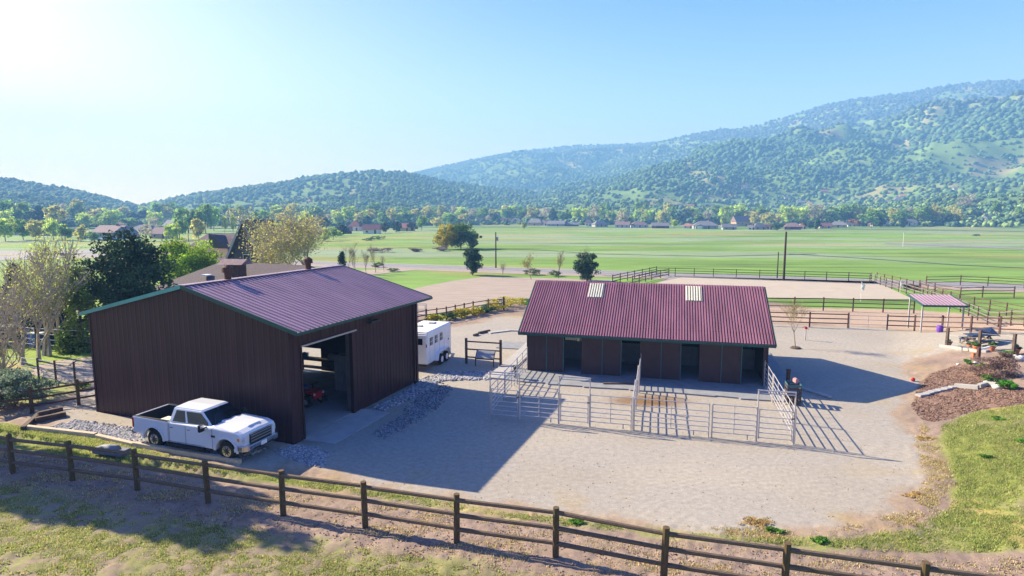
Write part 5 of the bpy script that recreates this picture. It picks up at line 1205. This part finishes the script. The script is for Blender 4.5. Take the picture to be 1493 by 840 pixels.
HOUSES = [(152, 347, 46, 15, 'p', 'g'), (182, 349, 26, 15, 'g', 'g'), (205, 341, 34, 11, 'g', 'b'), (232, 348, 30, 14, 'p', 't'), (246, 336, 26, 13, 'g', 'g'), (178, 332, 34, 9, 'b', 't'), (12, 343, 18, 8, 'b', 'w'), (62, 344, 50, 10, 'p', 't'), (100, 343, 26, 9, 'g', 'b'),
  (408, 343, 26, 9, 'r', 't'), (462, 343, 30, 9, 'b', 'b'), (478, 327, 14, 6, 'g', 'w'), (516, 337, 18, 14, 'r', 'w'), (503, 341, 20, 10, 'b', 'b'), (541, 341, 26, 13, 'r', 'w'), (588, 337, 26, 11, 'r', 't'), (603, 334, 14, 8, 'b', 'b'), (608, 313, 10, 5, 'o', 't'), (664, 326, 6, 6, 'g', 'w'), (682, 325, 11, 6, 'r', 't'), (701, 325, 14, 7, 'o', 't'),
  (738, 325, 16, 7, 'r', 't'), (752, 326, 17, 8, 'g', 'g'), (779, 329, 24, 10, 'g', 't'), (793, 329, 12, 7, 'p', 'w'), (810, 330, 28, 8, 'g', 'g'), (834, 330, 22, 6, 'g', 'b'), (858, 330, 10, 10, 'p', 'w'), (877, 331, 22, 9, 'g', 'g'), (907, 332, 22, 9, 'p', 'w'), (933, 332, 26, 9, 'p', 'w'), (963, 333, 26, 8, 'g', 'b'),
  (1003, 333, 16, 7, 'o', 'w'), (1029, 334, 36, 11, 'g', 'g'), (1064, 335, 20, 8, 'g', 'g'), (1085, 330, 26, 14, 'p', 't'), (1096, 335, 10, 6, 'g', 'w'), (1109, 335, 18, 9, 'g', 't'), (1122, 335, 9, 7, 'r', 'w'), (1156, 335, 22, 9, 'p', 'b'), (1171, 334, 9, 7, 'o', 'w'), (1204, 333, 16, 7, 'r', 't'), (1222, 332, 22, 8, 'g', 't'),
  (1246, 330, 18, 5, 'b', 'w'), (1276, 330, 10, 5, 'r', 'w'), (1296, 330, 16, 6, 'g', 'g'), (1326, 329, 20, 8, 'g', 'w'), (1364, 328, 9, 7, 'g', 'w'), (1390, 313, 22, 7, 'g', 'w'), (1398, 318, 14, 5, 'b', 'w'), (1436, 316, 20, 6, 'g', 'w'), (1431, 303, 12, 4, 'p', 'w'), (1447, 322, 16, 6, 'g', 't'), (1405, 323, 14, 5, 'r', 'b'),
  (993, 303, 10, 6, 'g', 'w'), (1006, 303, 12, 5, 'o', 'w'), (1035, 302, 12, 4, 'g', 't'), (1286, 297, 18, 4, 'p', 'g'), (1313, 294, 14, 6, 'g', 'w'), (1317, 288, 8, 4, 'o', 't'), (1396, 277, 8, 4, 'g', 'w'), (1202, 281, 9, 4, 'r', 't'), (1062, 288, 5, 5, 'o', 'w'), (1148, 290, 8, 4, 'g', 'w'), (1168, 297, 10, 4, 'g', 't'), (914, 277, 10, 5, 'b', 't'), (1085, 274, 9, 4, 'p', 'w'), (1018, 284, 10, 4, 'p', 'g'), (1230, 268, 6, 3, 'g', 'w'), (1277, 270, 7, 3, 'g', 'w'), (760, 287, 7, 4, 'g', 'w'), (450, 295, 6, 4, 'o', 'w'), (845, 300, 8, 4, 'g', 't'), (1338, 262, 9, 3, 'o', 't')]
for px, py, w_, h_, r_, k_ in sorted(HOUSES):
    onhill = py < 322
    lb = far_label(('tiny ' if w_ < 11 else 'small ' if w_ < 20 else 'long ') + RN[r_][1] + ' ' + WN[k_][1] + (' hillside' if onhill else '') + ' house', px, py)
    house(px, py, w_, h_, RN[r_][0], WN[k_][0], lb, hip=rnd.random() < .4, chim=rnd.random() < .4, rot=0.0 if px == 541 else None)
# big house with the steep gable
def gable_house():
    c = at(318, 92); t = thing('gable_house', 'large brown shingle house with tall steep gable behind the lime green tree', 'house', (c.x, c.y, 0), -.12); t.scale = (.86, .86, .93)
    def rf(a, b, y0, y1, ez, rz, m='shingle_p', nm='roof', hip=0):
        MB().add([(a, y0, ez), (b, y0, ez), (b, y1, ez), (a, y1, ez), (a + hip, (y0 + y1) / 2, rz), (b - hip, (y0 + y1) / 2, rz)], [(0, 1, 5, 4), (2, 3, 4, 5), (1, 2, 5), (3, 0, 4), (3, 2, 1, 0)]).build(nm, m, t)
    MB().box((-1.2, 5, 1.6), (15, 9, 3.6)).build('wall', 'brick', t)
    rf(-9.4, 5.0, -.6, 10.6, 3.0, 7.2, hip=4.4)
    MB().box((-8.6, 1.2, 1.4), (7, 8, 2.8)).build('wing', 'stucco_t', t); rf(-13.0, -4.6, -3.8, 5.4, 2.6, 5.2, hip=3.0)
    # dormer
    MB().add([(-1.2, -.2, 5.0), (2.6, -.2, 5.0), (-1.2, 5, 7.0), (-1.2, -.2, 7.4), (2.0, 5, 6.6)], [(0, 1, 3), (0, 3, 2), (1, 4, 2, 3)]).build('dormer', 'gable', t)
    # steep gable at the right: rake from low left to peak
    a, b, pk = (2.2, 1.4), (7.4, 4.8), (6.2, 9.4)
    MB().prism([(2.4, 2.0), (6.0, 9.2), (8.4, 4.2), (8.4, 0), (2.4, 0)], lambda x, z: (x, -.3, z), lambda x, z: (x, .0, z)).build('gable_wall', 'gable', t)
    MB().slab4((1.8, -1.2, 2.0), (1.8, 9, 2.0), (5.9, 9, 9.6), (5.9, -1.2, 9.6), .18).slab4((5.9, -1.2, 9.6), (5.9, 9, 9.6), (8.9, 9, 4.0), (8.9, -1.2, 4.0), .18).build('steep_roof', 'gable', t)
    MB().beam((1.8, -1.25, 1.95), (5.9, -1.25, 9.55), .06, .3).beam((5.9, -1.25, 9.55), (8.9, -1.25, 3.95), .06, .22).build('bargeboard', 'stucco_g', t)
    f = MB().box((5.9, -.33, 3.2), (1.4, .08, 1.8)).build('window', 'stucco_w', t); MB().box((5.9, -.38, 3.2), (1.2, .03, 1.6)).build('pane', 'glass', f)
gable_house()
def cupola_house():
    c = at(318, 54); t = thing('shingle_house', 'low brown shingle roofed house with cupola chimney directly behind the barn', 'house', (c.x, c.y, 0), -.22)
    MB().box((.5, 5, 1.6), (11, 9, 3.2)).build('wall', 'brick', t)
    MB().add([(-6.8, -1, 2.9), (7.5, -1, 2.9), (7.5, 11, 2.9), (-6.8, 11, 2.9), (-2.8, 4.5, 5.2), (6.8, 4.5, 5.0)], [(0, 1, 5, 4), (2, 3, 4, 5), (1, 2, 5), (3, 0, 4), (3, 2, 1, 0)]).build('roof', 'shingle', t)
    cu = MB().box((.9, 1.6, 4.75), (1.5, 1.1, 1.3)).build('chimney', 'brownwood', t)
    MB().add([(-.4, .7, 5.25), (2.2, .7, 5.25), (2.2, 2.5, 5.25), (-.4, 2.5, 5.25), (-.4, 1.6, 5.72), (2.2, 1.6, 5.72)], [(0, 1, 5, 4), (2, 3, 4, 5), (1, 2, 5), (3, 0, 4), (3, 2, 1, 0)]).build('chimney_roof', 'shingle_p', cu)
    MB().box((-2.2, 1.6, 4.15), (.7, .7, .12)).build('skylight', 'trailerwhite', t)
    for x in (-4, -1.5, 3): f = MB().box((x, .47, 1.6), (1.3, .08, 1.1)).build('window', 'stucco_w', t); MB().box((x, .42, 1.6), (1.1, .03, .9)).build('pane', 'glass', f)
cupola_house()
# parked things in the shade at far left
def far_car(px, py, m, label, a=0.1):
    p = P(px, py); t = thing('parked_car', label, 'car', p, a)
    pr = [(-2.2, .35), (2.2, .35), (2.25, .8), (1.2, .95), (.6, 1.4), (-1.2, 1.42), (-1.9, 1.0), (-2.25, .9)]
    MB().prism(pr, lambda x, z: (x, -.85, z), lambda x, z: (x, .85, z)).build('body', m, t, bevel=.06)
    MB().prism([(.55, 1.33), (1.05, .98), (-1.6, 1.02), (-1.15, 1.33)], lambda x, z: (x, -.87, z), lambda x, z: (x, .87, z)).build('window', 'glass', t)
    for x in (-1.4, 1.4):
        for y in (-.8, .8): MB().tube((x, y - .1, .33), (x, y + .1, .33), .33, .33, 14).build('wheel', 'black', t)
far_car(14, 501, 'canvas_blue', 'dark blue car parked in the tree shade behind the pipe fence')
far_car(130, 349, 'blueplastic', 'blue car parked beside the purple brown roofed house', .5); far_car(141, 351, 'white', 'white car parked between two roofs above the dark pine', .2); far_car(162, 351, 'blueplastic', 'second blue car parked just below the grey roofed house', .2)
tp = thing('water_tank_box', 'small pale blue box behind the shaded pipe fence at far left', 'box', P(56, 505)); MB().box((0, 0, .5), (.9, .7, 1.0)).build('body', 'blueplastic', tp, bevel=.04); MB().box((0, 0, 1.03), (1.0, .8, .06)).build('lid', 'trailerwhite', tp)
trf = thing('blue_slide', 'steep dark blue board leaning in the spruce shade behind the pipe fence', 'board', P(104, 508)); MB().slab4((-.3, 0, 0), (.3, 0, 0), (.9, .6, 2.1), (.3, .6, 2.1), .06).build('board', 'canvas_blue', trf); MB().beam((.6, 1.2, 0), (.6, .62, 2.1), .06, .06).build('brace', 'darkmetal', trf)

# ------------------------------------------------------------------ trees of the far belt: one crown of each kind, copied
KINDS = {  # kind: words, leaf colour, shape, bark, trunk share
 'g': ('rounded green tree', (.22, .37, .09), 'round', .10), 'l': ('fresh lime green tree', (.46, .60, .12), 'round', .08), 'd': ('dark evergreen', (.05, .11, .06), 'column', .04), 'y': ('yellow green tree', (.54, .54, .18), 'round', .10),
 'b': ('greyish budding tree', (.40, .38, .29), 'round', .14), 'p': ('slim yellow green poplar', (.52, .56, .12), 'column', .06), 'o': ('rusty orange tree', (.38, .20, .07), 'round', .1), 'c': ('pointed dark conifer', (.03, .07, .045), 'cone', .03)}
PROTO = {}
def proto(k, v):
    if (k, v) not in PROTO:
        w_, col, shp, z0 = KINDS[k]; n = 1300 if k != 'b' else 650
        sd_ = bpy.data.objects.new('far_tree', None)
        mb = MB().tube((0, 0, -.03), (0, 0, .5), .022, .014, 6).tube((0, 0, .5), (0, 0, .85), .014, .006, 5)
        for q in range(6):
            a_ = q * 1.05 + v; mb.tube((0, 0, .2 + q * .07), (math.cos(a_) * .3, math.sin(a_) * .3, .42 + q * .07), .011, .004, 4)
        tr_ = mb.build('trunk', 'bark', sd_); p, ti = crown_pts(n, 38, .30, .5, .5, (1 - z0) / 2, z0, shp); p *= np.array([.92, .92, .96])
        cr = leaf_mesh('crown', p, ti, .055 if k != 'b' else .04, col, sd_, 'needle' if k in 'dc' else 'leaf')
        PROTO[(k, v)] = (tr_.data, cr.data, 'needle' if k in 'dc' else 'leaf'); bpy.data.objects.remove(tr_); bpy.data.objects.remove(cr); bpy.data.objects.remove(sd_)
    return PROTO[(k, v)]
FT = [(22, 335, 34, 38, 'g'), (5, 338, 26, 22, 'l'), (82, 338, 30, 24, 'y'), (60, 335, 28, 16, 'd'), (40, 331, 22, 20, 'b'), (124, 332, 20, 18, 'l'), (145, 331, 17, 13, 'g'), (153, 333, 15, 16, 'l'), (172, 324, 12, 18, 'g'), (194, 324, 13, 22, 'd'), (210, 324, 15, 18, 'd'), (232, 322, 24, 24, 'g'), (250, 320, 24, 24, 'g'), (225, 337, 18, 15, 'b'),
 (275, 340, 33, 36, 'g'), (300, 340, 42, 28, 'g'), (312, 337, 32, 18, 'g'), (331, 320, 22, 18, 'g'), (350, 324, 24, 17, 'g'), (328, 340, 24, 9, 'p'), (340, 340, 26, 9, 'p'), (355, 337, 22, 16, 'b'), (385, 332, 26, 22, 'g'), (425, 330, 28, 20, 'y'), (446, 332, 26, 20, 'l'), (472, 336, 22, 18, 'd'), (462, 322, 18, 22, 'g'), (110, 322, 20, 18, 'g'), (95, 320, 18, 16, 'b'), (180, 316, 12, 16, 'y'), (210, 316, 14, 14, 'l'),
 (492, 330, 23, 20, 'l'), (508, 327, 26, 22, 'l'), (525, 330, 20, 16, 'y'), (536, 332, 17, 15, 'd'), (497, 344, 17, 22, 'd'), (493, 346, 11, 13, 'l'), (545, 312, 18, 22, 'g'), (558, 330, 20, 16, 'g'), (571, 327, 24, 15, 'y'), (578, 339, 16, 18, 'd'), (562, 340, 16, 14, 'd'), (600, 337, 15, 12, 'd'), (615, 336, 24, 20, 'g'), (636, 331, 15, 20, 'y'), (655, 330, 19, 24, 'g'), (675, 328, 16, 18, 'y'), (668, 329, 10, 16, 'd'), (690, 322, 18, 18, 'b'), (701, 324, 18, 18, 'g'), (718, 325, 14, 12, 'd'), (712, 326, 12, 11, 'b'), (590, 316, 16, 18, 'g'), (640, 316, 16, 20, 'g'),
 (722, 326, 15, 12, 'd'), (739, 323, 22, 20, 'g'), (755, 321, 22, 15, 'g'), (776, 324, 22, 20, 'y'), (768, 325, 12, 12, 'b'), (769, 327, 8, 13, 'd'), (764, 334, 10, 11, 'y'), (796, 325, 22, 20, 'b'), (812, 325, 18, 9, 'd'), (820, 326, 20, 15, 'g'), (831, 326, 24, 15, 'g'), (841, 327, 26, 17, 'l'), (852, 326, 22, 14, 'l'), (866, 327, 28, 20, 'b'), (880, 320, 26, 22, 'g'), (890, 326, 18, 15, 'y'), (908, 331, 20, 20, 'b'), (920, 331, 16, 12, 'g'), (943, 326, 14, 13, 'l'), (953, 326, 17, 8, 'c'), (935, 318, 24, 22, 'g'), (975, 318, 20, 18, 'y'),
 (965, 328, 22, 22, 'y'), (983, 332, 13, 12, 'l'), (1006, 329, 9, 7, 'c'), (1020, 327, 14, 22, 'd'), (1003, 322, 20, 15, 'y'), (1040, 328, 12, 12, 'd'), (1058, 329, 28, 20, 'l'), (1080, 325, 27, 20, 'l'), (1077, 329, 9, 6, 'c'), (1082, 329, 10, 6, 'c'), (1100, 330, 16, 16, 'y'), (1120, 330, 18, 17, 'y'), (1145, 329, 28, 20, 'l'), (1168, 329, 26, 21, 'l'), (1187, 328, 32, 25, 'b'), (1214, 328, 26, 24, 'g'), (1133, 336, 10, 18, 'd'), (1181, 334, 12, 16, 'd'), (1191, 336, 15, 11, 'd'), (1105, 318, 20, 18, 'g'), (1046, 318, 20, 16, 'g'),
 (1233, 326, 28, 36, 'g'), (1254, 322, 20, 18, 'g'), (1270, 332, 24, 31, 'g'), (1284, 332, 13, 12, 'd'), (1240, 329, 10, 12, 'o'), (1250, 330, 9, 9, 'o'), (1310, 330, 21, 17, 'g'), (1316, 332, 13, 11, 'd'), (1326, 326, 14, 15, 'g'), (1345, 328, 25, 22, 'g'), (1365, 327, 24, 17, 'y'), (1385, 328, 12, 14, 'd'), (1408, 308, 21, 17, 'b'), (1422, 318, 9, 12, 'd'), (1452, 313, 16, 14, 'g'), (1474, 316, 13, 7, 'd'), (1396, 326, 8, 14, 'd'), (1418, 328, 7, 14, 'b'), (1455, 326, 6, 10, 'd'), (1485, 318, 14, 12, 'g')]
_have = [f[0] for f in FT]
for k in range(86):
    px = 478 + k * 10.9 + rnd.uniform(-4, 4)
    if px < 1400: FT.append((px, rnd.choice((323, 325, 327)) - (4 if 600 < px < 760 else 0), rnd.uniform(13, 23), rnd.uniform(13, 20), rnd.choice('gglllyyybdg')))
for px_, py_, h_, w__, k_ in ((8, 352, 30, 22, 'l'), (34, 350, 26, 20, 'g'), (52, 352, 24, 18, 'y'), (78, 350, 28, 20, 'l'), (96, 351, 22, 18, 'g'), (118, 352, 20, 16, 'y'), (137, 353, 14, 13, 'g'), (214, 352, 22, 17, 'b'), (252, 352, 26, 20, 'l'), (262, 350, 30, 22, 'g'), (290, 351, 28, 20, 'y'), (402, 350, 26, 20, 'l'), (430, 352, 24, 20, 'g'), (452, 351, 22, 18, 'y'), (474, 352, 20, 16, 'l'), (486, 350, 18, 15, 'g')): FT.append((px_, py_, h_, w__, k_))
for k in range(26): FT.append((rnd.uniform(0, 480), rnd.choice((322, 328, 333)), rnd.uniform(14, 26), rnd.uniform(14, 22), rnd.choice('ggllyyb')))
FT.sort()
for i, (px, py, h_, w_, k) in enumerate(FT):
    p = P(px, py); d = math.hypot(p.x, p.y); sz = d / FPX; tr_, cr_, _m = proto(k, i % 3)
    adj = 'tall ' if h_ >= 26 else 'small ' if h_ <= 12 else ''
    lb = far_label(adj + KINDS[k][0] + (' in the valley' if py > 322 else ' on the slope'), px, py)
    t = thing('far_tree', lb, 'tree', p, rnd.random() * 6, 'trees of the far valley belt'); 
    o = bpy.data.objects.new('trunk', tr_); C.objects.link(o); o.parent = t
    o = bpy.data.objects.new('crown', cr_); C.objects.link(o); o.parent = t
    t.scale = (w_ * sz * 1.1, w_ * sz * 1.1, h_ * sz * 1.05)
del PROTO

# ------------------------------------------------------------------ woods on the hills, one mass
def woods(n, rmin, rmax, dens_lo, seed, s0, s1, name, label):
    az_ = NR.uniform(-.80, .80, n * 4); u = NR.random(n * 4); r_ = (rmin ** .6 + u * (rmax ** .6 - rmin ** .6)) ** (1 / .6)
    x, y = r_ * np.sin(az_), r_ * np.cos(az_)
    cl = clearing(x, y); z = H(x, y)
    keep = (NR.random(n * 4) > cl * .72) & (z > .4) & (NR.random(n * 4) < .45 + sst(20, 120, z) + .25 * vnoise(x / 40, y / 40))
    hide = np.zeros(len(x), bool)
    x, y, z, r_ = x[keep][:n], y[keep][:n], z[keep][:n], r_[keep][:n]; m = len(x)
    sz = NR.uniform(s0, s1, m) * (0.8 + .5 * vnoise(x / 70 + 5, y / 70))
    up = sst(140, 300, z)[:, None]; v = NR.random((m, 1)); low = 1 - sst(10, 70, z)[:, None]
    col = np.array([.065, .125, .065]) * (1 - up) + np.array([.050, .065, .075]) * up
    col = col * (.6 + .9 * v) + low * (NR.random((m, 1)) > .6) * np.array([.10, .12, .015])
    dims = np.column_stack([sz, sz, sz * NR.uniform(.75, 1.15, m)])
    nr_ = r_ < 900                      # the nearest trees are each a cluster of small lobes
    if nr_.any():
        k = 9; idx = np.repeat(np.where(nr_)[0], k); o_ = rand_dirs(len(idx)) * np.array([.62, .62, .45]) * sz[idx][:, None]
        x = np.concatenate([x[~nr_], x[idx] + o_[:, 0]]); y = np.concatenate([y[~nr_], y[idx] + o_[:, 1]]); z = np.concatenate([z[~nr_], z[idx] + o_[:, 2]])
        f_ = NR.uniform(.28, .5, (len(idx), 1)); tn = NR.uniform(.75, 1.3, (len(idx), 1)); dims = np.concatenate([dims[~nr_], dims[idx] * f_]); col = np.concatenate([col[~nr_], col[idx] * tn]); sz = np.concatenate([sz[~nr_], sz[idx]])
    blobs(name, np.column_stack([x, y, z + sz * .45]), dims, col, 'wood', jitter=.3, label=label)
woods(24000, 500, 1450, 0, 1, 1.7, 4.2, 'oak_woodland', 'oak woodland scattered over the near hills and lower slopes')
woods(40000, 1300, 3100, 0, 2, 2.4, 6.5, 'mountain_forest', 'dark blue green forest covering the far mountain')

# ------------------------------------------------------------------ grass blades, weeds, clods
def grass(poly, n, h0, h1, cols, thr, label, wid=.010, edge=.3, name='grass'):
    q = scatter(poly, n, edge); x, y = q[:, 0], q[:, 1]
    nv = fbm(x / 1.3 + 3, y / .8, 4) * .6 + .4 * fbm(x / .3, y / .25, 3); keep = NR.random(len(x)) < sst(thr - .10, thr + .14, nv); x, y = x[keep], y[keep]; n = len(x); z = H(x, y)
    h = NR.uniform(h0, h1, n); th = NR.random(n) * 6.28; ln = NR.normal(size=(n, 2)) * .45 * h[:, None]
    w_ = wid * (1 + NR.random(n)); dx, dy = np.cos(th) * w_, np.sin(th) * w_
    A = np.column_stack([x - dx, y - dy, z - .02]); B = np.column_stack([x + dx, y + dy, z - .02]); T = np.column_stack([x + ln[:, 0], y + ln[:, 1], z + h])
    V = np.stack([A, B, T], 1).reshape(-1, 3); F = np.arange(3 * n).reshape(n, 3)
    ci = NR.integers(0, len(cols), n); c = np.array(cols)[ci] * NR.uniform(.7, 1.35, (n, 1))
    o = mesh_np(name, V, F, 'grass', np.repeat(np.clip(c, .01, .9), 3, 0)); o['kind'] = 'stuff'; o['label'] = label
GC = [(.27, .35, .08), (.34, .39, .11), (.22, .31, .07), (.44, .40, .18), (.38, .39, .14)]
DC = [(.62, .50, .28), (.54, .42, .22), (.45, .34, .20), (.34, .36, .13)]
grass(FGG, 190000, .02, .055, GC, .45, 'patchy short green grass on the near slope', wid=.011)
grass(FGG, 60000, .02, .06, DC, .45, 'dry stalks among the grass on the near slope', wid=.009, name='dry_grass')
grass(GSTRIP, 190000, .025, .08, GC, .34, 'green grass strip and bank between fence and yard', wid=.012)
SOILB = pg([(-80, 645), (0, 655), (250, 695), (533, 730), (850, 775), (1150, 800), (1493, 808), (1700, 800), (1700, 960), (1000, 960), (700, 830), (400, 785), (200, 748), (-80, 700)])
grass(SOILB, 60000, .03, .08, DC, .50, 'dry straw coloured stubble on the bare soil bank', wid=.012, name='dry_grass')
ring = pg([(1000, 765), (1200, 772), (1320, 742), (1345, 700), (1330, 640), (1345, 610), (1380, 660), (1395, 705), (1350, 770), (1150, 790), (950, 775)])
grass(ring, 24000, .02, .07, DC, .5, 'dry straw round the rim of the yard', wid=.012, name='dry_grass')
q = scatter(SOILB, 9000, .3); sz = NR.uniform(.008, .032, 9000); g = NR.uniform(.7, 1.3, (9000, 1)); blobs('dirt', np.column_stack([q, H(q[:, 0], q[:, 1]) + sz * .3]), sz, g * np.array([.25, .185, .145]), 'stone', label='clods of dry soil on the bare bank below the fence')
q = scatter(MULCH, 9000, .1); sz = NR.uniform(.02, .06, 9000); g = NR.uniform(.4, 1.5, (9000, 1)); blobs('bark_mulch', np.column_stack([q, H(q[:, 0], q[:, 1]) + .015]), np.column_stack([sz * 1.6, sz * .5, sz * .4]), np.clip(g * np.array([.19, .12, .09]), 0, .6), 'stone', label='chips of red brown bark mulch on the garden bed')
q = scatter(YARD, 5000, .5); sz = NR.uniform(.012, .03, 5000); g = NR.uniform(.8, 1.1, (5000, 1)); blobs('gravel', np.column_stack([q, H(q[:, 0], q[:, 1]) + .004]), sz, np.clip(g * np.array([.34, .295, .235]), 0, .8), 'stone', label='loose stones over the pale gravel yard')
for px, py, lb in ((1196, 790, 'bright green weed tuft by the fence at lower right'), (1438, 668, 'bright weed patch on the right grass slope'), (1130, 776, 'small bright weed tuft at the yard edge'), (1488, 645, 'bright weed patch at the right picture edge'), (840, 762, 'bright weed tuft beside the fence right of centre'), (1455, 612, 'bright weed patch just below the mulch bed')):
    p = P(px, py); t = thing('weed_clump', lb, 'weeds', p); pp, ti = crown_pts(400, 14, .35, .3, .2, .07, 0); pp[:, 2] = np.abs(pp[:, 2]); leaf_mesh('foliage', pp, ti, .04, (.13, .30, .04), t)
for px, py, lb in ((1112, 760, 'orange straw clump left at the yard rim'), (1335, 722, 'orange straw clump where the yard rim turns'), (1352, 640, 'orange straw clump below the mulch tip'), (1105, 765, 'second orange straw clump left at the yard rim')):
    p = P(px, py); t = thing('straw_clump', lb, 'straw', p); pp, ti = crown_pts(260, 26, .25, .6, .28, .03, 0); pp[:, 2] = np.abs(pp[:, 2]); leaf_mesh('foliage', pp, ti, .035, (.45, .32, .11), t)
